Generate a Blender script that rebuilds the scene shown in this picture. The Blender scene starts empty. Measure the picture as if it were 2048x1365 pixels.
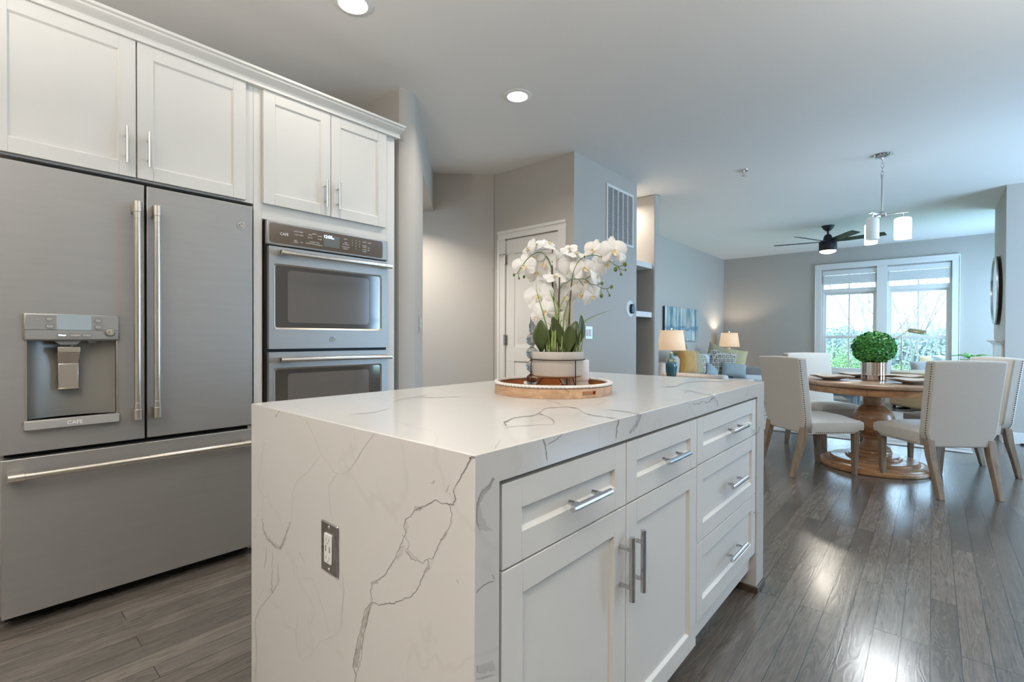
import bpy, bmesh, math, random
import numpy as np
from mathutils import Vector, Matrix
S = bpy.context.scene
COL = S.collection
PI = math.pi
rnd = random.Random(7)

# ------------------------------------------------------------------ camera
CAMZ = 1.11
FPX, YAW, PIT, ROL = 964.457, 0.717585, -0.0070083, 0.0030505
_F = Vector((-math.sin(YAW)*math.cos(PIT), math.cos(YAW)*math.cos(PIT), math.sin(PIT)))
_R0 = Vector((math.cos(YAW), math.sin(YAW), 0)); _U0 = _R0.cross(_F)
_R = _R0*math.cos(ROL) + _U0*math.sin(ROL); _U = -_R0*math.sin(ROL) + _U0*math.cos(ROL)
cd = bpy.data.cameras.new('camera'); cam = bpy.data.objects.new('camera', cd); COL.objects.link(cam)
cd.sensor_width = 36; cd.lens = FPX*36/2048; cd.clip_start = .05; cd.clip_end = 400
M = Matrix((( _R.x, _U.x, -_F.x, 0), (_R.y, _U.y, -_F.y, 0), (_R.z, _U.z, -_F.z, CAMZ), (0, 0, 0, 1)))
cam.matrix_world = M
S.camera = cam
# measuring helpers: a pixel of the photograph laid on a real surface of the room
def ray(u, v): return _F + _R*((u-1024)/FPX) - _U*((v-682.5)/FPX)
def onX(u, v, x): d = ray(u, v); t = x/d.x; return (x, d.y*t, CAMZ+d.z*t)
def onY(u, v, y): d = ray(u, v); t = y/d.y; return (d.x*t, y, CAMZ+d.z*t)
def onZ(u, v, z): d = ray(u, v); t = (z-CAMZ)/d.z; return (d.x*t, d.y*t, z)
def onD(u, v, dep): d = ray(u, v)*dep; return (d.x, d.y, d.z+CAMZ)

# ------------------------------------------------------------------ world, exposure
S.view_settings.view_transform = 'Standard'; S.view_settings.look = 'None'
S.view_settings.gamma = 1; S.view_settings.use_curve_mapping = False
S.view_settings.exposure = EXPO = 0.24
W = bpy.data.worlds.new('sky'); S.world = W; W.use_nodes = True
bgn = W.node_tree.nodes['Background']
bgn.inputs['Color'].default_value = (.50, .74, 1.0, 1); bgn.inputs['Strength'].default_value = 6.5
S.cycles.use_denoising = True
S.cycles.max_bounces = 10; S.cycles.diffuse_bounces = 6; S.cycles.glossy_bounces = 5
S.cycles.transparent_max_bounces = 12; S.cycles.sample_clamp_indirect = 6
S.cycles.caustics_reflective = False; S.cycles.caustics_refractive = False

def area(name, loc, size, energy, color, rot=(0, 0, 0), shape='RECTANGLE', spread=PI):
    l = bpy.data.lights.new(name, 'AREA'); l.shape = shape; l.size = size[0]; l.size_y = size[1]
    l.energy = energy; l.color = color; l.spread = spread
    o = bpy.data.objects.new(name, l); o.location = loc; o.rotation_euler = rot; COL.objects.link(o); return o
DAY = (.36, .66, 1.0); WARM = (1.0, .91, .80)
# daylight from the dining window, and from a living side opening added as fill
area('daylight_dining_window', (2.74, 6.1, 1.45), (1.8, 1.8), 80, DAY, (0, PI/2-.15, 0))
area('added_daylight_living_side', (1.26, 9.55, 1.45), (1.5, 1.3), 30, DAY, (0, PI/2+.25, 0))
# made-up uplights out of view, added as ceiling fill (their bowls are built below)
area('added_fill_kitchen', (-.75, -.95, 1.86), (.24, .24), 118, (1, .95, .89), (PI, 0, 0), 'DISK')
area('added_fill_side', (1.35, 2.2, 1.86), (.24, .24), 46, (.97, .96, .92), (PI, 0, 0), 'DISK')
area('added_fill_dining', (2.1, 6.6, 1.86), (.24, .24), 4, (.9, .95, 1), (PI, 0, 0), 'DISK')

# ------------------------------------------------------------------ materials
def node_mat(name):
    m = bpy.data.materials.new(name); m.use_nodes = True
    return m, m.node_tree.nodes, m.node_tree.links, m.node_tree.nodes['Principled BSDF']
def c4(c): return (c[0], c[1], c[2], 1)
def mat(name, col, rough=.5, metal=0, var=.0, scale=8, stretch=(1, 1, 1), bump=0, bscale=None, coat=0, emit=None, estr=0,
        trans=0, ior=1.45, sheen=0, spec=.5, alpha=1, detail=4):
    m, n, l, p = node_mat(name)
    p.inputs['Base Color'].default_value = c4(col); p.inputs['Roughness'].default_value = rough
    p.inputs['Metallic'].default_value = metal; p.inputs['IOR'].default_value = ior
    p.inputs['Coat Weight'].default_value = coat; p.inputs['Coat Roughness'].default_value = .08
    p.inputs['Transmission Weight'].default_value = trans; p.inputs['Sheen Weight'].default_value = sheen
    p.inputs['Specular IOR Level'].default_value = spec; p.inputs['Alpha'].default_value = alpha
    if emit: p.inputs['Emission Color'].default_value = c4(emit); p.inputs['Emission Strength'].default_value = estr
    tc = n.new('ShaderNodeTexCoord'); mp = n.new('ShaderNodeMapping'); mp.inputs['Scale'].default_value = stretch
    l.new(tc.outputs['Object'], mp.inputs['Vector'])
    tx = n.new('ShaderNodeTexNoise'); tx.inputs['Scale'].default_value = scale; tx.inputs['Detail'].default_value = detail
    l.new(mp.outputs[0], tx.inputs['Vector'])
    if var:
        mx = n.new('ShaderNodeMix'); mx.data_type = 'RGBA'
        mx.inputs[6].default_value = c4([q*(1-var) for q in col]); mx.inputs[7].default_value = c4([min(1, q*(1+var)) for q in col])
        l.new(tx.outputs['Fac'], mx.inputs[0]); l.new(mx.outputs[2], p.inputs['Base Color'])
    if bump:
        bt = n.new('ShaderNodeTexNoise'); bt.inputs['Scale'].default_value = bscale or scale; bt.inputs['Detail'].default_value = 3
        l.new(mp.outputs[0], bt.inputs['Vector'])
        b = n.new('ShaderNodeBump'); b.inputs['Strength'].default_value = bump; b.inputs['Distance'].default_value = .002
        l.new(bt.outputs['Fac'], b.inputs['Height']); l.new(b.outputs[0], p.inputs['Normal'])
    return m
def wood(name, c1, c2, rough=.4, axis='Z', scale=6, coat=0, bump=.15):
    m, n, l, p = node_mat(name)
    tc = n.new('ShaderNodeTexCoord'); mp = n.new('ShaderNodeMapping')
    mp.inputs['Scale'].default_value = {'Z': (6, 6, .5), 'Y': (6, .5, 6), 'X': (.5, 6, 6)}[axis]
    l.new(tc.outputs['Object'], mp.inputs['Vector'])
    t = n.new('ShaderNodeTexNoise'); t.inputs['Scale'].default_value = scale; t.inputs['Detail'].default_value = 7
    t.inputs['Roughness'].default_value = .65; t.inputs['Distortion'].default_value = .8
    l.new(mp.outputs[0], t.inputs['Vector'])
    r = n.new('ShaderNodeValToRGB'); r.color_ramp.elements[0].position = .32; r.color_ramp.elements[1].position = .7
    r.color_ramp.elements[0].color = c4(c1); r.color_ramp.elements[1].color = c4(c2)
    l.new(t.outputs['Fac'], r.inputs[0]); l.new(r.outputs[0], p.inputs['Base Color'])
    p.inputs['Roughness'].default_value = rough; p.inputs['Coat Weight'].default_value = coat
    b = n.new('ShaderNodeBump'); b.inputs['Strength'].default_value = bump; b.inputs['Distance'].default_value = .002
    l.new(t.outputs['Fac'], b.inputs['Height']); l.new(b.outputs[0], p.inputs['Normal'])
    return m
def floor_mat():
    m, n, l, p = node_mat('dark_oak_planks')
    tc = n.new('ShaderNodeTexCoord'); mp = n.new('ShaderNodeMapping'); mp.inputs['Rotation'].default_value = (0, 0, PI/2)
    l.new(tc.outputs['Object'], mp.inputs['Vector'])
    br = n.new('ShaderNodeTexBrick'); br.offset = .37; br.offset_frequency = 3
    br.inputs['Scale'].default_value = 1; br.inputs['Brick Width'].default_value = 1.15; br.inputs['Row Height'].default_value = .082
    br.inputs['Mortar Size'].default_value = .0014; br.inputs['Mortar Smooth'].default_value = .3
    br.inputs['Color1'].default_value = (.088, .078, .069, 1); br.inputs['Color2'].default_value = (.15, .13, .112, 1)
    br.inputs['Mortar'].default_value = (.012, .009, .007, 1)
    l.new(mp.outputs[0], br.inputs['Vector'])
    g = n.new('ShaderNodeMapping'); g.inputs['Scale'].default_value = (9, .7, 1); l.new(tc.outputs['Object'], g.inputs['Vector'])
    # each plank gets its own stretch of grain
    ad = n.new('ShaderNodeVectorMath'); ad.operation = 'ADD'
    sc = n.new('ShaderNodeVectorMath'); sc.operation = 'SCALE'; sc.inputs['Scale'].default_value = 60
    l.new(br.outputs['Color'], sc.inputs[0]); l.new(g.outputs[0], ad.inputs[0]); l.new(sc.outputs[0], ad.inputs[1])
    t = n.new('ShaderNodeTexNoise'); t.inputs['Scale'].default_value = 1.6; t.inputs['Detail'].default_value = 2; t.inputs['Distortion'].default_value = 1.2
    l.new(ad.outputs[0], t.inputs['Vector'])
    mu = n.new('ShaderNodeMath'); mu.operation = 'MULTIPLY'; mu.inputs[1].default_value = 80
    sn = n.new('ShaderNodeMath'); sn.operation = 'SINE'
    l.new(t.outputs['Fac'], mu.inputs[0]); l.new(mu.outputs[0], sn.inputs[0])
    f = n.new('ShaderNodeTexNoise'); f.inputs['Scale'].default_value = 9; f.inputs['Detail'].default_value = 6; f.inputs['Roughness'].default_value = .7
    l.new(ad.outputs[0], f.inputs['Vector'])
    mr = n.new('ShaderNodeMapRange'); mr.inputs[1].default_value = .25; mr.inputs[2].default_value = .8
    mr.inputs[3].default_value = .65; mr.inputs[4].default_value = 1.45; l.new(f.outputs['Fac'], mr.inputs[0])
    sg = n.new('ShaderNodeMath'); sg.operation = 'MULTIPLY_ADD'; sg.inputs[1].default_value = .14; sg.inputs[2].default_value = 1.0; l.new(sn.outputs[0], sg.inputs[0])
    mm = n.new('ShaderNodeMath'); mm.operation = 'MULTIPLY'; l.new(mr.outputs[0], mm.inputs[0]); l.new(sg.outputs[0], mm.inputs[1])
    mc = n.new('ShaderNodeVectorMath'); mc.operation = 'SCALE'
    l.new(br.outputs['Color'], mc.inputs[0]); l.new(mm.outputs[0], mc.inputs['Scale'])
    l.new(mc.outputs[0], p.inputs['Base Color'])
    bl = n.new('ShaderNodeTexNoise'); bl.inputs['Scale'].default_value = 1.3; bl.inputs['Detail'].default_value = 3
    l.new(tc.outputs['Object'], bl.inputs['Vector'])
    rr = n.new('ShaderNodeMapRange'); rr.inputs[1].default_value = .3; rr.inputs[2].default_value = .7
    rr.inputs[3].default_value = .16; rr.inputs[4].default_value = .25; l.new(bl.outputs['Fac'], rr.inputs[0])
    gm = n.new('ShaderNodeMath'); gm.operation = 'MULTIPLY_ADD'; gm.inputs[1].default_value = .13; l.new(f.outputs['Fac'], gm.inputs[0]); l.new(rr.outputs[0], gm.inputs[2])
    gs = n.new('ShaderNodeMath'); gs.operation = 'SUBTRACT'; gs.inputs[1].default_value = .055; l.new(gm.outputs[0], gs.inputs[0])
    l.new(gs.outputs[0], p.inputs['Roughness']); p.inputs['IOR'].default_value = 2.1
    b1 = n.new('ShaderNodeBump'); b1.inputs['Strength'].default_value = .055; b1.inputs['Distance'].default_value = .0006
    l.new(sn.outputs[0], b1.inputs['Height'])
    b2 = n.new('ShaderNodeBump'); b2.inputs['Strength'].default_value = .8; b2.inputs['Distance'].default_value = .002; b2.invert = True
    l.new(br.outputs['Fac'], b2.inputs['Height']); l.new(b1.outputs[0], b2.inputs['Normal'])
    b3 = n.new('ShaderNodeBump'); b3.inputs['Strength'].default_value = .06; b3.inputs['Distance'].default_value = .012
    l.new(bl.outputs['Fac'], b3.inputs['Height']); l.new(b2.outputs[0], b3.inputs['Normal']); l.new(b3.outputs[0], p.inputs['Normal'])
    return m
def quartz_mat():
    m, n, l, p = node_mat('white_quartz')
    tc = n.new('ShaderNodeTexCoord')
    w = n.new('ShaderNodeTexNoise'); w.inputs['Scale'].default_value = 1.6; w.inputs['Detail'].default_value = 5; w.inputs['Distortion'].default_value = .6
    l.new(tc.outputs['Object'], w.inputs['Vector'])
    r = n.new('ShaderNodeValToRGB'); e = r.color_ramp.elements
    e[0].position = .493; e[0].color = (.64, .63, .61, 1); e[1].position = .5; e[1].color = (.605, .595, .575, 1)
    k = e.new(.507); k.color = (.64, .63, .61, 1)
    l.new(w.outputs['Fac'], r.inputs[0]); l.new(r.outputs[0], p.inputs['Base Color'])
    p.inputs['Roughness'].default_value = .16; p.inputs['Specular IOR Level'].default_value = .5
    return m
def rug_mat():
    m, n, l, p = node_mat('distressed_rug_wool')
    tc = n.new('ShaderNodeTexCoord')
    w = n.new('ShaderNodeTexNoise'); w.inputs['Scale'].default_value = 5; w.inputs['Detail'].default_value = 8; w.inputs['Roughness'].default_value = .75
    mp = n.new('ShaderNodeMapping'); mp.inputs['Scale'].default_value = (.5, 2.2, 1)
    l.new(tc.outputs['Object'], mp.inputs['Vector']); l.new(mp.outputs[0], w.inputs['Vector'])
    r = n.new('ShaderNodeValToRGB'); e = r.color_ramp.elements
    e[0].position = .38; e[0].color = (.22, .2, .18, 1); e[1].position = .56; e[1].color = (.55, .54, .52, 1)
    l.new(w.outputs['Fac'], r.inputs[0]); l.new(r.outputs[0], p.inputs['Base Color']); p.inputs['Roughness'].default_value = 1
    return m
def emis(name, col, strength):
    return mat(name, col, .6, emit=col, estr=strength)

PAINT = mat('warm_grey_wall_paint', (.50, .475, .44), .75, var=.015, scale=3, bump=.08, bscale=260)
CEIL = mat('flat_ceiling_paint', (.82, .81, .79), .9, var=.01, scale=2, bump=.05, bscale=200)
TRIM = mat('white_trim_paint', (.80, .79, .77), .38)
CAB = mat('white_cabinet_paint', (.74, .73, .70), .4, var=.012, scale=2)
GAPSHADOW = mat('louvre_shadow_gap', (.20, .19, .18), .8)
FLOOR = floor_mat(); QUARTZ = quartz_mat()
VEIN = mat('grey_vein', (.43, .415, .40), .25, var=.45, scale=45, detail=6)
VEINL = mat('pale_grey_vein', (.535, .52, .495), .2, var=.08, scale=60, detail=4)
VEIND = mat('dark_vein_edge', (.24, .23, .22), .25, var=.35, scale=70)
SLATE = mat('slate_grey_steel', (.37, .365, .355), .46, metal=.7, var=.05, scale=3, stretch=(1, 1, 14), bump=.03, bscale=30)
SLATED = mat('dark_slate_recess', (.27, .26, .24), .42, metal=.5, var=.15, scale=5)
STEEL = mat('brushed_handle_steel', (.70, .655, .59), .26, metal=1, var=.06, scale=20, stretch=(20, 20, 1))
CHROME = mat('polished_chrome', (.55, .555, .57), .10, metal=1)
NICKEL = mat('satin_nickel', (.62, .61, .60), .22, metal=1)
BLACK = mat('black_gasket', (.008, .008, .009), .5)
BLKMET = mat('matte_black_metal', (.014, .015, .018), .5)
BRONZE = mat('dark_bronze_wire', (.035, .022, .014), .42, metal=.7)
GLASSD = mat('dark_oven_glass', (.065, .058, .052), .07, metal=.0, spec=.9, coat=1)
GLASSI = mat('inner_oven_glass', (.14, .125, .115), .12, spec=.9, coat=1)
GLASSP = mat('brown_control_glass', (.115, .085, .06), .12, spec=.8, coat=.6)
LCD = mat('grey_lcd', (.30, .36, .38), .12, emit=(.3, .38, .42), estr=.12)
LCDD = mat('dark_lcd', (.16, .17, .165), .2)
PRINT = mat('printed_lettering', (.80, .79, .76), .5)
CLOCK = emis('clock_digits', (.55, .75, 1), 3.5)
PLASTIC = mat('white_plastic', (.80, .80, .79), .35)
def pane_mat():
    m, n, l, p = node_mat('window_pane_glass'); n.remove(p); out = n['Material Output']
    tr = n.new('ShaderNodeBsdfTransparent'); tr.inputs[0].default_value = (.96, .98, .98, 1); gl = n.new('ShaderNodeBsdfGlossy'); gl.inputs['Roughness'].default_value = .01
    lw = n.new('ShaderNodeLayerWeight'); lw.inputs[0].default_value = .12; mx = n.new('ShaderNodeMixShader')
    l.new(lw.outputs['Fresnel'], mx.inputs[0]); l.new(tr.outputs[0], mx.inputs[1]); l.new(gl.outputs[0], mx.inputs[2]); l.new(mx.outputs[0], out.inputs[0]); return m
GLASS = pane_mat()
SMOKE = mat('smoky_glass', (.50, .50, .50), .03, trans=1, ior=1.45)
LINEN = mat('oatmeal_linen', (.60, .56, .505), .95, var=.07, scale=160, bump=.35, bscale=420, sheen=.3)
LEG = wood('weathered_oak', (.18, .125, .085), (.38, .285, .205), .55, 'Z', 7)
TBL = wood('amber_stained_wood', (.27, .125, .05), (.58, .33, .17), .34, 'X', 5, coat=.25)
TBLT = wood('table_top_wood', (.25, .15, .09), (.42, .27, .17), .33, 'X', 5, coat=.2)
TRAYW = wood('pale_mango_wood', (.38, .22, .12), (.62, .42, .27), .5, 'X', 5)
TRAYI = wood('orange_stained_wood', (.30, .10, .025), (.52, .20, .055), .42, 'X', 6)
ROPE = mat('white_rope', (.74, .72, .68), .8)
ROPED = mat('rope_groove', (.20, .16, .13), .9)
CONC = mat('pale_concrete', (.56, .53, .49), .85, var=.06, scale=30, bump=.25, bscale=140)
CONC2 = mat('smooth_concrete_band', (.50, .46, .41), .75, var=.05, scale=18)
SOIL = mat('moss_and_pebbles', (.16, .11, .06), .95, var=.6, scale=60, bump=.8, bscale=90)
PETAL = mat('orchid_petal', (.94, .93, .91), .55, var=.03, scale=20, sheen=.2)
LIP = mat('orchid_lip', (.85, .70, .45), .5, var=.25, scale=60)
BUD = mat('orchid_bud', (.11, .15, .035), .5, var=.4, scale=40)
STEMB = mat('brown_stem', (.10, .055, .03), .7, var=.3, scale=40)
STEMG = mat('green_stem', (.12, .17, .04), .55, var=.2, scale=30)
LEAFD = mat('orchid_leaf', (.055, .08, .02), .38, var=.35, scale=10, stretch=(1, 1, .4))
BLADE = mat('grass_blade', (.20, .27, .07), .5, var=.45, scale=14)
BOX1 = mat('boxwood_green', (.075, .30, .06), .42, var=.6, scale=16)
WAX = mat('white_wax', (.80, .79, .75), .5)
VASE = mat('rose_gold_mirror', (.62, .50, .41), .09, metal=1)
PLATE = mat('stoneware', (.50, .45, .40), .45, var=.05, scale=20)
SHADE1 = mat('lit_linen_shade', (.78, .62, .46), .9, emit=(1.0, .66, .38), estr=.42)
GLAZE = mat('teal_glaze', (.045, .13, .15), .18, var=.6, scale=7, stretch=(1, 1, 4), coat=.6)
CREAMG = mat('cream_glaze', (.66, .60, .50), .25)
SOFA = mat('pale_sofa_fabric', (.56, .52, .48), .95, bump=.2, bscale=300)
SOFAB = mat('white_blue_throw', (.62, .67, .74), .95, var=.05, scale=12, bump=.3, bscale=60)
GREYF = mat('grey_sofa_fabric', (.33, .34, .36), .95)
MUST = mat('mustard_velvet', (.50, .255, .045), .7, var=.18, scale=12, sheen=.6)
OLIVE = mat('sage_fabric', (.35, .31, .20), .85, var=.12, scale=14)
LIME = mat('pale_green_fabric', (.52, .48, .29), .85, var=.08, scale=14)
BLUEF = mat('dusty_blue_fabric', (.28, .35, .38), .85, var=.1, scale=14)
TAN = mat('tan_leather', (.46, .34, .20), .5, var=.08, scale=6)
KNIT = mat('chunky_grey_knit', (.44, .42, .42), .95, var=.35, scale=30, stretch=(1, 1, 5), bump=.8, bscale=60)
BRASS = mat('aged_brass', (.50, .42, .26), .35, metal=1)
SLATEB = mat('painted_slate_blue', (.20, .25, .28), .5, var=.15, scale=20)
RUG = rug_mat()
BULB = emis('downlight_lens', (1, .95, .86), 14)
SHADEW = emis('lit_opal_shade', (.93, .98, 1.0), 5.5)
SHADEG = mat('shaded_opal_copy', (.55, .6, .63), .5, emit=(.6, .68, .72), estr=.25)  # shaded copy of the opal shade, grey and weak glow painted in
MIRR = mat('mirror_glass', (.75, .78, .80), .03, metal=1)
GRASSO = mat('lawn', (.30, .48, .18), .95, var=.4, scale=9)
HEDGE = mat('grey_green_hedge', (.34, .38, .38), .95, var=.5, scale=4)
SHRUB = mat('bright_shrub', (.34, .50, .22), .8, var=.5, scale=7)
BARK = mat('pale_bark', (.33, .29, .28), .9)
HOUSE = mat('pale_siding', (.88, .89, .92), .8)
BRICK = mat('red_brick_bank', (.50, .40, .37), .9, var=.3, scale=3)
def pattern_mat():
    m, n, l, p = node_mat('grey_medallion_weave')
    tc = n.new('ShaderNodeTexCoord'); mp = n.new('ShaderNodeMapping'); mp.inputs['Scale'].default_value = (15, 15, 15); mp.inputs['Rotation'].default_value = (0, 0, PI/4)
    v = n.new('ShaderNodeTexVoronoi'); v.distance = 'CHEBYCHEV'; v.inputs['Randomness'].default_value = 0; v.inputs['Scale'].default_value = 1
    l.new(tc.outputs['Object'], mp.inputs['Vector']); l.new(mp.outputs[0], v.inputs['Vector'])
    r = n.new('ShaderNodeValToRGB'); r.color_ramp.interpolation = 'CONSTANT'; e = r.color_ramp.elements
    e[0].position = 0; e[0].color = (.14, .14, .14, 1); e[1].position = .12; e[1].color = (.5, .47, .41, 1)
    for ps, cc in ((.22, (.13, .13, .13, 1)), (.38, (.5, .47, .41, 1))): k = e.new(ps); k.color = cc
    l.new(v.outputs['Distance'], r.inputs[0]); l.new(r.outputs[0], p.inputs['Base Color']); p.inputs['Roughness'].default_value = .9
    return m
PATT = pattern_mat()
def art_mat():
    m, n, l, p = node_mat('abstract_blue_paint')
    tc = n.new('ShaderNodeTexCoord'); sx = n.new('ShaderNodeSeparateXYZ'); l.new(tc.outputs['Object'], sx.inputs[0])
    def noise(sy, sz, detail, seed):
        cb = n.new('ShaderNodeCombineXYZ'); cb.inputs[0].default_value = seed
        for i, q, k in ((1, 'Y', sy), (2, 'Z', sz)):
            mu = n.new('ShaderNodeMath'); mu.operation = 'MULTIPLY'; mu.inputs[1].default_value = k; l.new(sx.outputs[q], mu.inputs[0]); l.new(mu.outputs[0], cb.inputs[i])
        t = n.new('ShaderNodeTexNoise'); t.inputs['Scale'].default_value = 1; t.inputs['Detail'].default_value = detail; t.inputs['Roughness'].default_value = .65
        l.new(cb.outputs[0], t.inputs['Vector']); return t.outputs['Fac']
    r = n.new('ShaderNodeValToRGB'); e = r.color_ramp.elements
    e[0].position = .34; e[0].color = (.03, .11, .16, 1); e[1].position = .66; e[1].color = (.74, .75, .71, 1)
    for ps, cc in ((.43, (.10, .26, .33, 1)), (.48, (.26, .34, .34, 1)), (.53, (.45, .46, .42, 1)), (.59, (.38, .50, .54, 1))): k = e.new(ps); k.color = cc
    l.new(noise(9, 1.4, 8, 3.3), r.inputs[0])
    a = n.new('ShaderNodeMath'); a.operation = 'MULTIPLY_ADD'; a.inputs[1].default_value = .22; l.new(noise(6, 8, 6, 9.1), a.inputs[0])
    s5 = n.new('ShaderNodeMath'); s5.inputs[1].default_value = .5; l.new(sx.outputs['Z'], s5.inputs[0]); l.new(s5.outputs[0], a.inputs[2])
    r2 = n.new('ShaderNodeValToRGB'); q = r2.color_ramp.elements
    q[0].position = .50; q[0].color = (0, 0, 0, 1); q[1].position = .545; q[1].color = (.8, .8, .8, 1); k = q.new(.60); k.color = (0, 0, 0, 1)
    l.new(a.outputs[0], r2.inputs[0])
    mx = n.new('ShaderNodeMix'); mx.data_type = 'RGBA'; mx.inputs[7].default_value = (.03, .15, .25, 1)
    l.new(r2.outputs[0], mx.inputs[0]); l.new(r.outputs[0], mx.inputs[6]); l.new(mx.outputs[2], p.inputs['Base Color'])
    p.inputs['Roughness'].default_value = .5
    return m
ART = art_mat()

# ------------------------------------------------------------------ mesh builder
def frame_for(d):
    d = d.normalized(); a = Vector((0, 0, 1)) if abs(d.z) < .9 else Vector((1, 0, 0))
    x = d.cross(a).normalized(); return x, x.cross(d).normalized()
class MB:
    def __init__(s): s.v = []; s.f = []; s.m = []; s.mi = 0
    def add(s, vs, fs, mi=None):
        o = len(s.v); s.v += [tuple(q) for q in vs]; s.f += [tuple(i+o for i in f) for f in fs]
        s.m += [s.mi if mi is None else mi]*len(fs); return s
    def box(s, x0, x1, y0, y1, z0, z1, mi=None):
        x0, x1 = sorted((x0, x1)); y0, y1 = sorted((y0, y1)); z0, z1 = sorted((z0, z1))
        return s.add([(x0,y0,z0),(x1,y0,z0),(x1,y1,z0),(x0,y1,z0),(x0,y0,z1),(x1,y0,z1),(x1,y1,z1),(x0,y1,z1)],
              [(0,3,2,1),(4,5,6,7),(0,1,5,4),(1,2,6,5),(2,3,7,6),(3,0,4,7)], mi)
    def obox(s, c, h, R, mi=None):
        c = Vector(c); k = []
        for z in (-1, 1):
            for x, y in ((-1,-1),(1,-1),(1,1),(-1,1)): k.append(c + R @ Vector((x*h[0], y*h[1], z*h[2])))
        return s.add(k, [(0,3,2,1),(4,5,6,7),(0,1,5,4),(1,2,6,5),(2,3,7,6),(3,0,4,7)], mi)
    def tube(s, pts, r, seg=12, mi=None, closed=False, flat=1.0):
        pts = [Vector(p) for p in pts]; n = len(pts); rr = r if isinstance(r, (list, tuple)) else [r]*n
        vs = []; x = None
        for i, p in enumerate(pts):
            if closed: d = pts[(i+1) % n]-pts[i-1]
            else: d = (pts[min(i+1, n-1)]-pts[max(i-1, 0)])
            d.normalize()
            if x is None: x, y = frame_for(d)
            else:
                x = (x - d*x.dot(d)).normalized(); y = d.cross(x).normalized()*-1
                y = x.cross(d).normalized()
            for k in range(seg):
                a = 2*PI*k/seg; vs.append(p + x*math.cos(a)*rr[i] + y*math.sin(a)*rr[i]*flat)
        fs = []
        for i in range(n if closed else n-1):
            j = (i+1) % n
            for k in range(seg): fs.append((i*seg+k, i*seg+(k+1) % seg, j*seg+(k+1) % seg, j*seg+k))
        if not closed: fs += [tuple(range(seg-1, -1, -1)), tuple(range((n-1)*seg, n*seg))]
        return s.add(vs, fs, mi)
    def lathe(s, prof, c=(0, 0, 0), seg=40, mi=None, sy=1.0):
        vs = []; n = len(prof)
        for r, z in prof:
            for k in range(seg):
                a = 2*PI*k/seg; vs.append((c[0]+max(r, 1e-5)*math.cos(a), c[1]+max(r, 1e-5)*math.sin(a)*sy, c[2]+z))
        fs = [(i*seg+k, i*seg+(k+1) % seg, (i+1)*seg+(k+1) % seg, (i+1)*seg+k) for i in range(n-1) for k in range(seg)]
        if prof[0][0] > 1e-4: fs.append(tuple(range(seg-1, -1, -1)))
        if prof[-1][0] > 1e-4: fs.append(tuple(range((n-1)*seg, n*seg)))
        return s.add(vs, fs, mi)
    def prism(s, poly, z0, z1, mi=None, fn=None):
        n = len(poly); vs = [(x, y, z0) for x, y in poly]+[(x, y, z1) for x, y in poly]
        if fn: vs = [fn(*q) for q in vs]
        return s.add(vs, [tuple(range(n-1, -1, -1)), tuple(range(n, 2*n))]+[(i, (i+1) % n, n+(i+1) % n, n+i) for i in range(n)], mi)
    def sphere(s, c, r, seg=16, rings=10, mi=None, sc=(1, 1, 1), R=None):
        vs = []; c = Vector(c)
        for i in range(rings+1):
            t = PI*i/rings
            for k in range(seg):
                a = 2*PI*k/seg; q = Vector((max(math.sin(t), 1e-4)*math.cos(a)*r*sc[0], max(math.sin(t), 1e-4)*math.sin(a)*r*sc[1], -math.cos(t)*r*sc[2]))
                vs.append(c + (R @ q if R else q))
        return s.add(vs, [(i*seg+k, i*seg+(k+1) % seg, (i+1)*seg+(k+1) % seg, (i+1)*seg+k) for i in range(rings) for k in range(seg)], mi)
    def build(s, name, mats, parent=None, world=True, bevel=0, ang=35, kind=None, label=None, seg=2, merge=False, solid=0, subsurf=0):
        me = bpy.data.meshes.new(name)
        off = Vector((0, 0, 0)); q = parent
        while q is not None and world: off += q.location; q = q.parent
        me.from_pydata([Vector(v)-off for v in s.v], [], s.f)
        mats = mats if isinstance(mats, (list, tuple)) else [mats]
        for m in mats: me.materials.append(m)
        for i, p in enumerate(me.polygons): p.material_index = min(s.m[i], len(mats)-1)
        bm = bmesh.new(); bm.from_mesh(me)
        if merge: bmesh.ops.remove_doubles(bm, verts=bm.verts, dist=1e-5)
        bmesh.ops.recalc_face_normals(bm, faces=bm.faces)
        bm.to_mesh(me); bm.free()
        for p in me.polygons: p.use_smooth = True
        me.set_sharp_from_angle(angle=math.radians(ang))
        o = bpy.data.objects.new(name, me); COL.objects.link(o); o.parent = parent
        if solid: k = o.modifiers.new('thickness', 'SOLIDIFY'); k.thickness = solid; k.offset = 0
        if subsurf: k = o.modifiers.new('round', 'SUBSURF'); k.levels = subsurf; k.render_levels = subsurf
        if bevel:
            b = o.modifiers.new('edge', 'BEVEL'); b.width = bevel; b.segments = seg; b.limit_method = 'ANGLE'; b.angle_limit = math.radians(40); b.harden_normals = False
        if kind: o['kind'] = kind
        if label: o['label'] = label
        return o
def T(name, label, cat, loc=(0, 0, 0), rz=0, group=None, kind=None):
    o = bpy.data.objects.new(name, None); COL.objects.link(o); o.location = loc; o.rotation_euler = (0, 0, rz); o.empty_display_size = .1
    o['label'] = label
    if cat: o['category'] = cat
    if group: o['group'] = group
    if kind: o['kind'] = kind
    return o
def tag(o, label, cat, group=None, kind=None):
    o['label'] = label; o['category'] = cat
    if group: o['group'] = group
    if kind: o['kind'] = kind
    return o
def B(*a, mi=0): return MB().box(*a, mi=mi)
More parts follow.
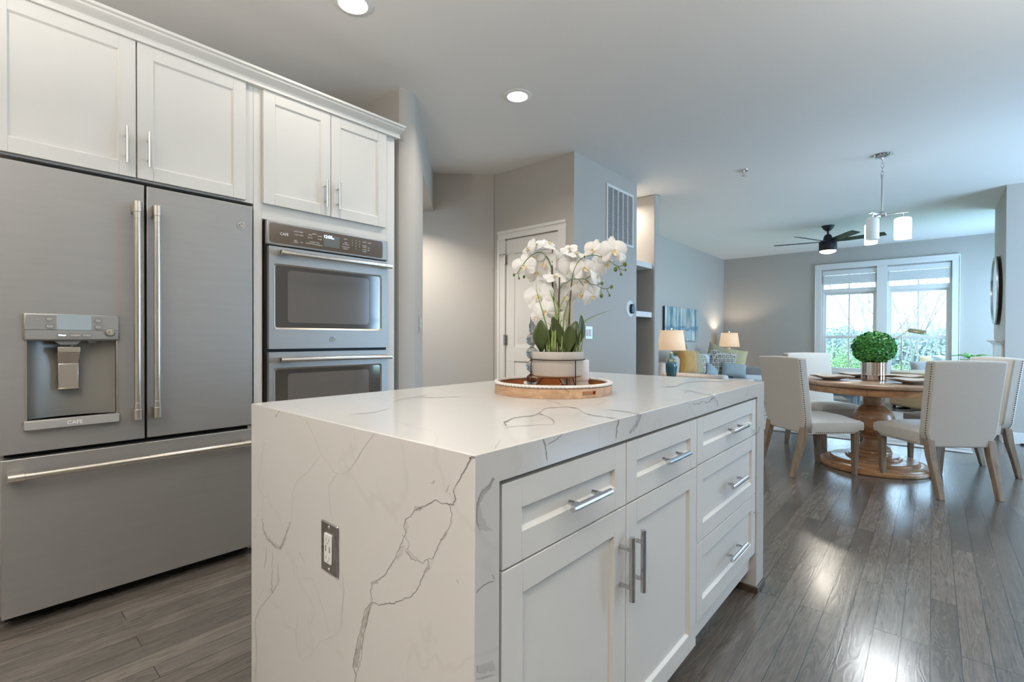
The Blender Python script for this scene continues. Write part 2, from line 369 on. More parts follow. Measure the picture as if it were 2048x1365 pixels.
def text_into(mb, s, size, org, right, up, mi=0, ext=.0004, align='CENTER', shear=0, bold=0):
    cu = bpy.data.curves.new('t', 'FONT'); cu.body = s; cu.size = size; cu.extrude = ext; cu.align_x = align; cu.align_y = 'CENTER'; cu.shear = shear; cu.offset = bold
    cu.resolution_u = 3
    o = bpy.data.objects.new('t', cu); me = bpy.data.meshes.new_from_object(o)
    r = Vector(right); u = Vector(up); n = r.cross(u); g = Vector(org)
    mb.add([g + r*v.co.x + u*v.co.y + n*(v.co.z+ext) for v in me.vertices], [tuple(p.vertices) for p in me.polygons], mi)
    bpy.data.objects.remove(o); bpy.data.curves.remove(cu); bpy.data.meshes.remove(me)
def rrect(cx, cy, w, h, r, n=5):
    p = []
    for (sx, sy, a0) in ((1, 1, 0), (-1, 1, PI/2), (-1, -1, PI), (1, -1, 3*PI/2)):
        for k in range(n+1):
            a = a0+PI/2*k/n; p.append((cx+sx*(w/2-r)+r*math.cos(a), cy+sy*(h/2-r)+r*math.sin(a)))
    return p
YZ = lambda x0: (lambda a, b, c: (x0+c, a, b))      # a shape drawn in (y, z), thickened along +x
XZ = lambda y0: (lambda a, b, c: (a, y0+c, b))

# ================================================================== room shell
CH = 2.75
def struct(name, mb, m, **k): return mb.build(name, m, None, kind='structure', **k)
struct('floor', B(-5.2, 3.4, -3.0, 10.7, -.12, 0), FLOOR)
struct('ceiling', B(-5.2, 3.4, -3.0, 10.7, CH, CH+.15), CEIL)
struct('wall_left', B(-3.45, -3.27, -3.0, 1.905, 0, CH), PAINT)
struct('wall_pier', MB().prism([(-3.6, 1.905), (-2.655, 1.905), (-2.635, 1.93), (-2.64, 2.02), (-2.66, 2.045), (-2.982, 2.362), (-3.07, 2.27), (-3.6, 2.2)], 0, CH), PAINT, ang=50)
struct('wall_header', MB().prism([(-2.982, 2.362), (-3.762, 3.11), (-4.75, 2.1), (-3.6, 1.3), (-3.46, 1.91), (-3.07, 2.27)], 2.37, CH), PAINT)
struct('wall_hall', MB().prism([(-3.342, 3.546), (-4.9, 1.92), (-5.05, 2.06), (-3.45, 3.75)], 0, CH), PAINT)
struct('wall_hall_end', B(-5.15, -5.0, -3, 10.6, 0, CH), PAINT)
# pantry wall with its door opening
DX0, DX1, DT, PY = -3.19, -2.545, 2.08, 3.555
pw = MB(); pw.box(-3.36, DX0, PY, PY+.12, 0, CH); pw.box(DX1, -2.384, PY, PY+.12, 0, CH); pw.box(DX0, DX1, PY, PY+.12, DT, CH)
struct('wall_pantry', pw, PAINT)
struct('wall_vent', B(-2.504, -2.384, PY+.12, 4.745, 0, CH), PAINT)
struct('wall_closet', B(-3.4, -2.504, 4.62, 4.745, 0, CH), PAINT)
struct('wall_niche', B(-3.4, -3.25, 4.745, 5.21, 0, CH), PAINT)
struct('wall_stub', B(-3.3, -2.39, 5.21, 5.33, 0, CH), PAINT, bevel=.015)
struct('wall_living', B(-3.45, -3.3, 5.21, 10.66, 0, CH), PAINT)
# far wall with its window opening
WX0, WX1, WZ0, WZ1 = -1.56, .225, .48, 2.375
wb = MB(); wb.box(-3.3, WX0, 10.51, 10.66, 0, CH); wb.box(WX1, 1.45, 10.51, 10.66, 0, CH)
wb.box(WX0, WX1, 10.51, 10.66, 0, WZ0); wb.box(WX0, WX1, 10.51, 10.66, WZ1, CH)
struct('wall_back', wb, PAINT)
struct('wall_breast', B(.58, 1.3, 7.32, 8.6, 0, CH), PAINT)

struct('wall_right_return', B(1.3, 3.0, 7.32, 7.44, 0, CH), PAINT)
def wall_with_hole(name, x0, x1, ya, yb, holes):
    mb = MB(); y = ya
    for h0, h1, z0, z1 in holes:
        mb.box(x0, x1, y, h0, 0, CH); mb.box(x0, x1, h0, h1, z1, CH)
        if z0 > 0: mb.box(x0, x1, h0, h1, 0, z0)
        y = h1
    mb.box(x0, x1, y, yb, 0, CH); struct(name, mb, PAINT)
wall_with_hole('wall_right', 2.85, 3.0, -3.0, 7.32, [(5.15, 7.05, .45, 2.4)])
wall_with_hole('wall_right_far', 1.3, 1.45, 7.44, 10.51, [(8.85, 10.25, .6, 2.3)])  # unseen opening added to bring more daylight into the living room
struct('wall_behind', B(-3.27, 2.85, -3.0, -2.85, 0, CH), PAINT)

def baseboard(name, x0, x1, y0, y1, h=.125):
    mb = MB(); mb.box(x0, x1, y0, y1, 0, h-.02)
    cx0, cx1, cy0, cy1 = (x0, x1, y0, y1)
    if abs(x1-x0) > abs(y1-y0): (cy0, cy1) = (y0+.005, y1) if y0 < 9 or name != 'x' else (y0, y1)
    mb.box(cx0, cx1, cy0, cy1, h-.02, h); return struct(name, mb, TRIM, bevel=.003)
baseboard('baseboard_back', -3.3, 1.3, 10.494, 10.51)
baseboard('baseboard_living', -3.3, -3.284, 5.33, 10.494)
baseboard('baseboard_right', .60, 2.85, 7.304, 7.32)
baseboard('baseboard_breast', .564, .58, 7.32, 7.50)
baseboard('baseboard_vent', -2.384, -2.368, 3.555, 4.745)
baseboard('baseboard_pantry', -3.36, -3.28, 3.539, 3.555)
struct('trim_black_strip', B(.70, 2.85, 7.285, 7.304, 0, .018), BLACK)  # thin black strip along the foot of the baseboard

# ------------------------------------------------------------------ far window (window_1): casing, frames, sashes, panes, blinds
w = T('window_1', 'wide white-trimmed double window with short raised blinds in the far wall', None, (-.67, 10.51, WZ0), kind='structure')
c = MB()
c.box(-1.652, WX0, 10.485, 10.51, .46, 2.375); c.box(WX1, .311, 10.485, 10.51, .46, 2.375); c.box(-1.652, .311, 10.485, 10.51, 2.375, 2.465)
c.box(-1.66, .32, 10.475, 10.485, 2.45, 2.475)
c.box(-1.665, -1.652, 10.478, 10.51, .46, 2.465); c.box(.311, .322, 10.478, 10.51, .46, 2.465)
c.box(-.745, -.595, 10.485, 10.51, WZ0, 2.375); c.box(-.735, -.605, 10.51, 10.66, WZ0, WZ1)
c.build('casing', TRIM, w, bevel=.004)
B(-1.72, .38, 10.44, 10.55, .45, WZ0).build('window_sill', TRIM, w, bevel=.006)
B(-1.65, .31, 10.49, 10.51, .37, .45).build('apron', TRIM, w, bevel=.003)
for x0, x1 in ((-1.56, -.735), (-.605, .225)):
    f = MB()
    for a, b in ((x0, x0+.03), (x1-.03, x1)): f.box(a, b, 10.54, 10.64, WZ0, WZ1)
    f.box(x0+.03, x1-.03, 10.54, 10.64, 1.945, 2.02); f.box(x0+.03, x1-.03, 10.54, 10.64, 2.34, WZ1); f.box(x0+.03, x1-.03, 10.54, 10.64, WZ0, .53)
    fr = f.build('window_frame', TRIM, w, bevel=.003)
    xm = (x0+x1)/2
    B(xm-.011, xm+.011, 10.575, 10.60, 2.02, 2.34).build('muntin', TRIM, fr)
    up = MB(); up.box(x0+.03, x0+.065, 10.59, 10.63, 1.15, 1.945); up.box(x1-.065, x1-.03, 10.59, 10.63, 1.15, 1.945)
    up.box(x0+.03, x1-.03, 10.591, 10.629, 1.115, 1.15); up.box(x0+.065, x1-.065, 10.59, 10.63, 1.15, 1.165); up.box(x0+.065, x1-.065, 10.59, 10.63, 1.91, 1.945); up.box(xm-.011, xm+.011, 10.6, 10.62, 1.165, 1.91)
    us = up.build('sash', TRIM, w, bevel=.002)
    lo = MB(); lo.box(x0+.0305, x0+.07, 10.55, 10.589, .531, 1.165); lo.box(x1-.07, x1-.0305, 10.55, 10.589, .531, 1.165)
    lo.box(x0+.07, x1-.07, 10.55, 10.589, 1.12, 1.165); lo.box(x0+.07, x1-.07, 10.55, 10.589, .53, .58); lo.box(xm-.011, xm+.011, 10.56, 10.58, .58, 1.12)
    ls = lo.build('sash', TRIM, w, bevel=.002)
    B(x0+.06, x1-.06, 10.609, 10.612, 1.16, 1.915).build('pane', GLASS, us)
    B(x0+.065, x1-.065, 10.569, 10.572, .575, 1.125).build('pane', GLASS, ls)
    B(x0+.03, x1-.03, 10.609, 10.612, 2.02, 2.34).build('pane', GLASS, fr)
    # raised faux-wood blind
    bl = B(x0+.012, x1-.012, 10.513, 10.56, 2.27, 2.352).build('blind', PLASTIC, w, bevel=.003)
    s = MB()
    for k in range(13): s.box(x0+.018, x1-.018, 10.512, 10.562, 2.105+k*.0125, 2.105+k*.0125+.008)
    s.build('slat_stack', PLASTIC, bl)
    MB().tube([(x0+.15, 10.51, 2.1), (x0+.15, 10.508, 1.35)], .0025, 6).build('cord', PLASTIC, bl)
# windows out of view that let daylight in
def plain_window(name, y0, y1, z0, z1):
    mb = MB(); X0 = 2.835
    mb.box(X0, 2.85, y0-.09, y0, z0-.09, z1+.09); mb.box(X0, 2.85, y1, y1+.09, z0-.09, z1+.09); mb.box(X0, 2.85, y0, y1, z1, z1+.09); mb.box(X0, 2.85, y0, y1, z0-.09, z0)
    n = 2 if y1-y0 > 2.5 else 1
    for k in range(1, n+1): ym = y0+(y1-y0)*k/(n+1); mb.box(2.86, 2.92, ym-.04, ym+.04, z0, z1)
    mb.box(2.87, 2.91, y0, y1, (z0+z1)/2-.02, (z0+z1)/2+.02)
    mb.build(name, TRIM, None, kind='structure')
plain_window('window_2', 5.15, 7.05, .45, 2.4)

# ------------------------------------------------------------------ pantry door (door_1)
d = T('door_1', 'white panelled pantry door with satin hinges', None, (-2.87, PY, 0), kind='structure')
def panel_door(mb, x0, x1, z0, z1, yf, panels, t=.035):
    """slab with sunk panels and raised fields facing -y"""
    xs = sorted({x0, x1, *[q for p in panels for q in p[:2]]}); zs = sorted({z0, z1, *[q for p in panels for q in p[2:]]})
    for i in range(len(xs)-1):
        for k in range(len(zs)-1):
            a, b, e, f = xs[i], xs[i+1], zs[k], zs[k+1]
            if any(p[0]-1e-6 <= a and b <= p[1]+1e-6 and p[2]-1e-6 <= e and f <= p[3]+1e-6 for p in panels): continue
            mb.box(a, b, yf, yf+t, e, f)
    for a, b, e, f in panels:
        mb.box(a, b, yf+.010, yf+t, e, f)
        v = [(a+.03, yf+.010, e+.03), (b-.03, yf+.010, e+.03), (b-.03, yf+.010, f-.03), (a+.03, yf+.010, f-.03),
             (a+.06, yf+.002, e+.06), (b-.06, yf+.002, e+.06), (b-.06, yf+.002, f-.06), (a+.06, yf+.002, f-.06)]
        mb.add(v, [(0, 1, 5, 4), (1, 2, 6, 5), (2, 3, 7, 6), (3, 0, 4, 7), (4, 5, 6, 7)])
pm = MB(); panel_door(pm, DX0+.004, DX1-.004, .01, DT-.004, PY+.004, [(DX0+.11, DX1-.11, 1.02, 1.93), (DX0+.11, DX1-.11, .2, .88)])
pm.build('door_panel', TRIM, d, bevel=.002)
cs = MB()
for a, b, s in ((DX0-.095, DX0, 1), (DX1, DX1+.085, -1)):
    cs.box(a, b, PY-.014, PY, 0, DT+.0)
    o_ = a if s == 1 else b
    cs.box(*sorted((o_, o_+s*.03)), PY-.024, PY-.014, 0, DT+.0); cs.box(*sorted((b if s == 1 else a, (b if s == 1 else a)-s*.012)), PY-.02, PY-.014, 0, DT)
cs.box(DX0-.095, DX1+.085, PY-.014, PY, DT, DT+.085); cs.box(DX0-.095, DX1+.085, PY-.024, PY-.014, DT+.055, DT+.085); cs.box(DX0, DX1, PY-.02, PY-.014, DT, DT+.012)
cs.build('casing', TRIM, d, bevel=.003)
for z in (1.88, 1.09, .25):
    h = MB(); h.tube([(DX0+.002, PY-.022, z-.05), (DX0+.002, PY-.022, z+.05)], .0075, 10); h.box(DX0-.004, DX0+.028, PY-.004, PY+.004, z-.045, z+.045)
    if z == 1.88: h.tube([(DX0-.045, PY-.036, z+.045), (DX0+.04, PY-.036, z+.052)], .004, 8); h.sphere((DX0-.045, PY-.036, z+.045), .008, 8, 6)
    h.build('hinge', NICKEL, d, label='satin nickel hinge')
MB().sphere((DX1-.06, PY-.055, .96), .026, 16, 10).tube([(DX1-.06, PY-.05, .96), (DX1-.06, PY+.003, .96)], .011, 12).build('door_knob', NICKEL, d, label='satin nickel knob')

# ------------------------------------------------------------------ vent grille, thermostat, switches
v = T('return_air_grille', 'white louvred return air grille high on the blue-grey wall', 'air vent', (-2.384, 4.38, 2.33))
g = MB(); VX = -2.384
g.box(VX, VX+.012, 4.103, 4.125, 2.05, 2.605); g.box(VX, VX+.012, 4.628, 4.65, 2.05, 2.605); g.box(VX, VX+.012, 4.125, 4.628, 2.05, 2.075); g.box(VX, VX+.012, 4.125, 4.628, 2.58, 2.605)
for k in range(1, 5): yy = 4.125+k*.503/5; g.box(VX, VX+.011, yy-.006, yy+.006, 2.075, 2.58)
g.build('frame', TRIM, v, bevel=.002)
s = MB()
for k in range(34):
    z = 2.083+k*.0149; s.obox((VX+.004, 4.3765, z), (.0065, .25, .0012), Matrix.Rotation(math.radians(38), 3, 'Y'))
s.build('louvre_blades', TRIM, v)
B(VX+.0005, VX+.0015, 4.125, 4.628, 2.075, 2.58).build('backing', GAPSHADOW, v)  # dark sheet painted as the shade behind the louvres
t = T('thermostat', 'round white thermostat with black oval screen at the end of the wall', 'thermostat', (VX, 4.60, 1.415))
MB().prism([(4.60+.085*math.cos(2*PI*k/40), 1.415+.085*math.sin(2*PI*k/40)) for k in range(40)], 0, .006, fn=YZ(VX)).build('wall_plate', PLASTIC, t, bevel=.002)
MB().prism(rrect(4.62, 1.415, .075, .10, .03), .006, .03, fn=YZ(VX)).build('body', BLKMET, t, bevel=.004)
MB().prism(rrect(4.62, 1.415, .055, .08, .022), .03, .032, fn=YZ(VX)).build('screen', mat('thermostat_screen', (.03, .07, .12), .1, emit=(.1, .35, .6), estr=.25), t)
s = T('light_switch', 'chrome double light switch plate behind the orchid leaves', 'light switch', (VX, 3.80, 1.157))
MB().prism(rrect(3.80, 1.157, .116, .118, .006), 0, .006, fn=YZ(VX)).build('plate', NICKEL, s, bevel=.002)
for yy in (3.777, 3.823): MB().prism(rrect(yy, 1.157, .032, .066, .004), .006, .010, fn=YZ(VX)).build('rocker', PLASTIC, s, bevel=.001)
s = T('light_switch', 'slim switch plate on the edge of the narrow pier beside the cabinets', 'light switch', (-2.83, 2.21, 1.205))
dq = Matrix.Rotation(math.radians(-45.4), 3, 'Z')
pc = Vector((-2.8215, 2.204, 1.205)); nn = Vector((.70, .714, 0))
MB().obox(pc+nn*.003, (.036, .004, .06), Matrix.Rotation(math.radians(-44.55), 3, 'Z')).build('plate', CHROME, s, bevel=.001)
MB().obox(pc+nn*.009, (.016, .003, .033), Matrix.Rotation(math.radians(-44.55), 3, 'Z')).build('rocker', PLASTIC, s, bevel=.001)
# niche shelves
for z, lb in ((1.93, 'upper white floating shelf in the lit niche beside the blue-grey wall'), (1.375, 'lower white floating shelf in the lit niche, beside the thermostat')):
    o = B(-3.25, -2.425, 4.745, 5.21, z-.03, z+.03).build('floating_shelf', TRIM, None, bevel=.002); tag(o, lb, 'shelf', 'white shelves in the niche')

# ================================================================== cabinets on the left wall
def shaker(mb, fn, a0, a1, z0, z1, rail=.058, t=.02, sink=.009, mi=0):
    """recessed-panel front drawn in (a, z); fn maps (a, z, out) to world"""
    def bx(a, b, e, f, o0, o1):
        P = [fn(x, z, o) for o in (o0, o1) for x, z in ((a, e), (b, e), (b, f), (a, f))]
        mb.add(P, [(0, 1, 2, 3), (7, 6, 5, 4), (0, 4, 5, 1), (1, 5, 6, 2), (2, 6, 7, 3), (3, 7, 4, 0)], mi)
    bx(a0, a1, z0, z1, 0, t-sink)
    bx(a0, a0+rail, z0, z1, t-sink, t); bx(a1-rail, a1, z0, z1, t-sink, t)
    bx(a0+rail, a1-rail, z0, z0+rail, t-sink, t); bx(a0+rail, a1-rail, z1-rail, z1, t-sink, t)
    # small bevelled step round the sunk field
    q = [(a0+rail, z0+rail), (a1-rail, z0+rail), (a1-rail, z1-rail), (a0+rail, z1-rail)]; s_ = .006
    r = [(a0+rail+s_, z0+rail+s_), (a1-rail-s_, z0+rail+s_), (a1-rail-s_, z1-rail-s_), (a0+rail+s_, z1-rail-s_)]
    mb.add([fn(x, z, t-.002) for x, z in q]+[fn(x, z, t-sink) for x, z in r], [(i, (i+1) % 4, 4+(i+1) % 4, 4+i) for i in range(4)], mi)
def bar_pull(parent, p0, p1, out, r=.006, name='handle', m=NICKEL, inset=.22, stand=.032, label=None):
    p0, p1, out = Vector(p0), Vector(p1), Vector(out)
    mb = MB(); mb.tube([p0+out*stand, p1+out*stand], r, 14)
    for k in (inset, 1-inset): q = p0.lerp(p1, k); mb.tube([q+out*.0005, q+out*stand], r*.75, 10)
    return mb.build(name, m, parent, label=label)
FX = -2.60       # front plane of the doors
outX = lambda x0: (lambda a, z, o: (x0+o, a, z))
fr = T('wall_cabinet', 'white two-door shaker cabinet above the refrigerator', 'cabinet', (-2.93, .53, 1.79))
cb = MB(); cb.box(-3.26, FX-.022, .05, .9895, 1.79, 2.40); cb.build('carcass', CAB, fr, bevel=.001)
for a0, a1, hy in ((.062, .504, .469), (.509, .947, .546)):
    m_ = MB(); shaker(m_, outX(FX-.02), a0, a1, 1.797, 2.385); dd = m_.build('door', CAB, fr, bevel=.0012)
    bar_pull(dd, (FX, hy, 1.845), (FX, hy, 1.998), (1, 0, 0), .0062)
ot = T('oven_cabinet', 'tall white cabinet that houses the double wall oven', 'cabinet', (-2.93, 1.42, 0))
cb = MB(); cb.box(-3.26, -2.64, .99, 1.84, .1, 2.40)
cb.box(-2.64, -2.62, .99, 1.031, .0, 2.40); cb.box(-2.64, -2.62, 1.782, 1.845, 0, 2.40); cb.box(-2.64, -2.62, 1.031, 1.782, 1.722, 2.40); cb.box(-2.64, -2.62, 1.031, 1.782, .10, .30)
cb.box(-3.2, -2.70, .99, 1.84, 0, .1)
cb.build('carcass', CAB, ot, bevel=.001)
for a0, a1, hy in ((1.031, 1.398, 1.362), (1.402, 1.771, 1.438)):
    m_ = MB(); shaker(m_, outX(FX-.02), a0, a1, 1.80, 2.385); dd = m_.build('door', CAB, ot, bevel=.0012)
    bar_pull(dd, (FX, hy, 1.842), (FX, hy, 1.995), (1, 0, 0), .0062)
m_ = MB(); shaker(m_, outX(FX-.02), 1.031, 1.771, .11, .30); dd = m_.build('drawer', CAB, ot, bevel=.0012)
bar_pull(dd, (FX, 1.3, .21), (FX, 1.5, .21), (1, 0, 0), .0062)
# crown moulding along both cabinets
prof = [(-.022, 2.386), (.012, 2.386), (.012, 2.398), (.006, 2.402), (.010, 2.412), (.022, 2.420), (.036, 2.425), (.046, 2.433), (.046, 2.441), (.058, 2.445), (.058, 2.457), (-.022, 2.457)]
cr = MB(); n = len(prof)
for yy in (-.4, 1.865): cr.add([(FX+a, yy + (a if yy > 0 else 0)*.2, z) for a, z in prof], [])
cr.f = [(i, (i+1) % n, n+(i+1) % n, n+i) for i in range(n)]+[tuple(range(n)), tuple(range(2*n-1, n-1, -1))]; cr.m = [0]*len(cr.f)
cr.box(-2.9, FX, 1.842, 1.862, 2.40, 2.457)
struct('trim_crown', cr, CAB, ang=30)

# ------------------------------------------------------------------ refrigerator
rf = T('refrigerator', 'slate grey french door refrigerator with water dispenser', 'refrigerator', (-2.93, .54, 0))
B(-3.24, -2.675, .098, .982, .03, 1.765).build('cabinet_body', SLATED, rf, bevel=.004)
B(-3.2, -2.70, .11, .97, .0, .06).build('toe_grille', BLACK, rf)
B(-2.6745, -2.6675, .11, .97, .05, 1.75).build('gasket', BLACK, rf)
X0 = -2.665
# left door with its dispenser opening
RY0, RY1, RZ0, RZ1 = .168, .434, .787, 1.092
ld = MB(); ld.box(X0, FX, .098, RY0, .665, 1.77); ld.box(X0, FX, RY1, .532, .665, 1.77); ld.box(X0, FX, RY0, RY1, .665, RZ0); ld.box(X0, FX, RY0, RY1, RZ1, 1.77)
ldo = ld.build('door', SLATE, rf)
# curved recess
rc = MB(); N = 16; rows = []
for k in range(N+1):
    a = k/N; yy = RY0+(RY1-RY0)*a; dep = -.012-.052*math.sin(PI*a)**.6; rows.append((yy, FX+dep))
vs = [(x, y, z) for z in (RZ0, RZ1) for y, x in rows]; rc.add(vs, [(k, k+1, N+2+k, N+1+k) for k in range(N)])
top = [(FX, RY0, RZ1)]+[(x, y, RZ1) for y, x in rows]+[(FX, RY1, RZ1)]; rc.add(top, [tuple(range(len(top)))])
bot = [(FX, RY0, RZ0)]+[(x, y, RZ0) for y, x in rows]+[(FX, RY1, RZ0)]; rc.add(bot, [tuple(range(len(bot)-1, -1, -1))])
rc.add([(FX, RY0, RZ0), (rows[0][1], RY0, RZ0), (rows[0][1], RY0, RZ1), (FX, RY0, RZ1)], [(0, 1, 2, 3)]); rc.add([(FX, RY1, RZ0), (rows[-1][1], RY1, RZ0), (rows[-1][1], RY1, RZ1), (FX, RY1, RZ1)], [(0, 1, 2, 3)])
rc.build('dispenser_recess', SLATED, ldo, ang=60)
B(FX-.01, FX+.004, RY0-.005, RY0, RZ0, RZ1).build('recess_trim', STEEL, ldo); B(FX-.01, FX+.004, RY1, RY1+.005, RZ0, RZ1).build('recess_trim', STEEL, ldo)
pn = MB(); pn.box(FX-.005, FX+.016, .158, .444, 1.094, 1.199); pn.build('control_panel', SLATE, ldo, bevel=.006)
B(FX+.0163, FX+.0168, .160, .442, 1.1345, 1.1355).build('panel_seam', BLACK, ldo)
PXX = FX+.0165
MB().prism(rrect(.302, 1.165, .104, .060, .004), 0, .0012, fn=YZ(PXX)).build('screen', LCD, ldo, label='grey display screen')
def oval(cy, cz, ry, rz): return [(cy+ry*math.cos(2*PI*k/20), cz+rz*math.sin(2*PI*k/20)) for k in range(20)]
for yy, zz, tx in ((.230, 1.178, 'Light'), (.230, 1.149, 'Temp'), (.375, 1.174, 'Hot'), (.375, 1.148, 'Filter')):
    b = MB(); b.prism(oval(yy, zz, .0125, .0115), 0, .0012, mi=1, fn=YZ(PXX)); b.prism(oval(yy, zz, .0105, .0095), .0012, .0022, fn=YZ(PXX))
    text_into(b, tx, .0078, (PXX+.0023, yy, zz), (0, 1, 0), (0, 0, 1), mi=2); b.build('button', [SLATE, SLATED, PRINT], ldo)
for yy, tx in ((.266, 'Water'), (.303, 'Crushed'), (.340, 'Cubed')):
    b = MB(); b.prism(rrect(yy, 1.114, .031, .016, .004), 0, .001, mi=1, fn=YZ(PXX)); b.prism(rrect(yy, 1.114, .027, .012, .003), .001, .002, fn=YZ(PXX))
    text_into(b, tx, .0085, (PXX+.0022, yy, 1.114), (0, 1, 0), (0, 0, 1), mi=2); b.build('button', [SLATE, SLATED, CLOCK if tx == 'Water' else PRINT], ldo)
k = MB(); k.prism(oval(.412, 1.126, .0175, .0165), 0, .004, mi=1, fn=YZ(PXX)); k.prism(oval(.412, 1.126, .0135, .013), .004, .010, fn=YZ(PXX)); k.box(PXX+.01, PXX+.014, .4085, .4155, 1.114, 1.138)
k.build('knob', [STEEL, SLATED], ldo, bevel=.0008)
pd = MB(); pd.box(FX-.048, FX-.034, .258, .321, .90, 1.0); pd.box(FX-.05, FX-.028, .255, .324, .895, .90)
pd.add([(FX-.034, .258, 1.0), (FX-.034, .321, 1.0), (FX-.02, .324, 1.045), (FX-.02, .255, 1.045), (FX-.048, .258, 1.0), (FX-.048, .321, 1.0), (FX-.034, .324, 1.045), (FX-.034, .255, 1.045)],
       [(0, 1, 2, 3), (7, 6, 5, 4), (0, 3, 7, 4), (1, 5, 6, 2), (3, 2, 6, 7), (0, 4, 5, 1)])
pd.box(FX-.03, FX-.012, .255, .324, 1.045, 1.068)
pd.build('dispenser_paddle', STEEL, ldo, bevel=.003)
nz = MB(); nz.prism([(.245, 1.092), (.325, 1.092), (.312, 1.076), (.262, 1.076)], 0, .04, fn=YZ(FX-.046)); nz.tube([(FX-.026, .298, 1.092), (FX-.026, .298, 1.066)], .006, 10)
nz.build('nozzle', SLATE, ldo, bevel=.001)
MB().prism([(.345, 1.092), (.375, 1.092), (.37, 1.082), (.35, 1.082)], 0, .02, fn=YZ(FX-.04)).build('nozzle', SLATED, ldo)
sh = MB(); sh.add([(FX-.06, .162, .787), (FX+.02, .158, .787), (FX+.02, .444, .787), (FX-.06, .438, .787), (FX-.004, .158, .751), (FX+.026, .158, .751), (FX+.026, .442, .751), (FX-.004, .442, .751)],
       [(0, 1, 2, 3), (7, 6, 5, 4), (1, 5, 6, 2), (0, 4, 5, 1), (2, 6, 7, 3), (3, 7, 4, 0)]); sh.build('drip_shelf', SLATE, ldo, bevel=.003)
lt = MB(); nrm = Vector((.036, 0, .006)).normalized(); upv = Vector((-.006, 0, .036)).normalized()
text_into(lt, 'CAFE', .020, (FX+.0236, .302, .7675), (0, 1, 0), tuple(upv), ext=.0005, bold=.0002); lt.build('lettering', PRINT, ldo, label='pale CAFE lettering')
rd = B(X0, FX, .541, .978, .665, 1.77).build('door', SLATE, rf, bevel=.003)
def emblem(parent, x, y, z, r=.017):
    e = MB(); e.prism(oval(y, z, r, r), 0, .002, mi=1, fn=YZ(x)); e.tube([(x+.0025, y+r*.9*math.cos(2*PI*k/28), z+r*.9*math.sin(2*PI*k/28)) for k in range(28)], r*.09, 6, closed=True)
    for a in range(4):
        a0 = a*PI/2; e.tube([(x+.0025, y+r*.66*math.cos(a0+u), z+r*.66*math.sin(a0+u)) for u in (.1, .35, .6, .85, 1.1)], r*.05, 5)
    text_into(e, 'GE', r*.85, (x+.0022, y, z), (0, 1, 0), (0, 0, 1), ext=.0006, shear=.3); e.build('emblem', [NICKEL, SLATED], parent)
emblem(rd, FX, .924, 1.663)
def pro_handle(parent, p0, p1, r=.0135, out=.05):
    """fridge/oven handle: bar with square-backed end brackets; p0,p1 lie on the door face"""
    p0, p1 = Vector(p0), Vector(p1); ax = (p1-p0).normalized(); o = Vector((1, 0, 0)); sd = ax.cross(o)
    mb = MB(); mb.tube([p0+o*out, p1+o*out], r, 20)
    R = Matrix((o, sd, ax)).transposed()
    for q, s_ in ((p0, 1), (p1, -1)):
        c = q + ax*s_*.018; mb.tube([c+o*out-ax*.022, c+o*out+ax*.022], r*1.22, 20)
        mb.obox(c+o*(out/2-.001), (out/2, r*1.12, .022), R)
        mb.tube([c+o*out+ax*s_*.022, c+o*out+ax*s_*.05], r*1.06, 20)
    return mb.build('handle', STEEL, parent, bevel=.0008)
pro_handle(ldo, (FX, .499, .76), (FX, .499, 1.68)); pro_handle(rd, (FX, .568, .762), (FX, .568, 1.675))
fz = B(X0, FX, .098, .978, .048, .645).build('freezer_drawer', SLATE, rf, bevel=.003)
pro_handle(fz, (FX, .118, .585), (FX, .958, .583))
B(FX-.02, FX-.004, .955, .972, .6455, .66).build('hinge', STEEL, rf)

# ------------------------------------------------------------------ double wall oven
ov = T('double_oven', 'slate grey double wall oven with clock display', 'oven', (-2.93, 1.40, .3))
B(-3.22, -2.645, 1.06, 1.755, .32, 1.71).build('body', SLATED, ov)
B(-2.644, -2.612, 1.041, 1.772, .31, 1.717).build('trim_frame', BLACK, ov)
OX = -2.585
cp = B(-2.612, OX, 1.041, 1.772, 1.590, 1.717).build('control_panel', SLATE, ov, bevel=.006)
MB().prism(rrect(1.393, 1.652, .68, .104, .012), 0, .0012, fn=YZ(OX)).build('control_glass', GLASSP, cp)
gx = OX+.0014
MB().prism(rrect(1.396, 1.654, .096, .066, .003), 0, .0008, fn=YZ(gx)).build('display', LCDD, cp, label='dark grey clock display')
l1 = MB(); text_into(l1, '12:08', .024, (gx+.001, 1.372, 1.676), (0, 1, 0), (0, 0, 1), ext=.0003); text_into(l1, 'PM', .009, (gx+.001, 1.404, 1.670), (0, 1, 0), (0, 0, 1), ext=.0003); l1.build('clock_digits', CLOCK, cp, label='glowing clock digits 12:08')
l2 = MB(); text_into(l2, 'CAFÉ', .019, (gx, 1.129, 1.652), (0, 1, 0), (0, 0, 1), bold=.0002); l2.build('brand_lettering', PRINT, cp, label='pale CAFÉ lettering'); l2 = MB()
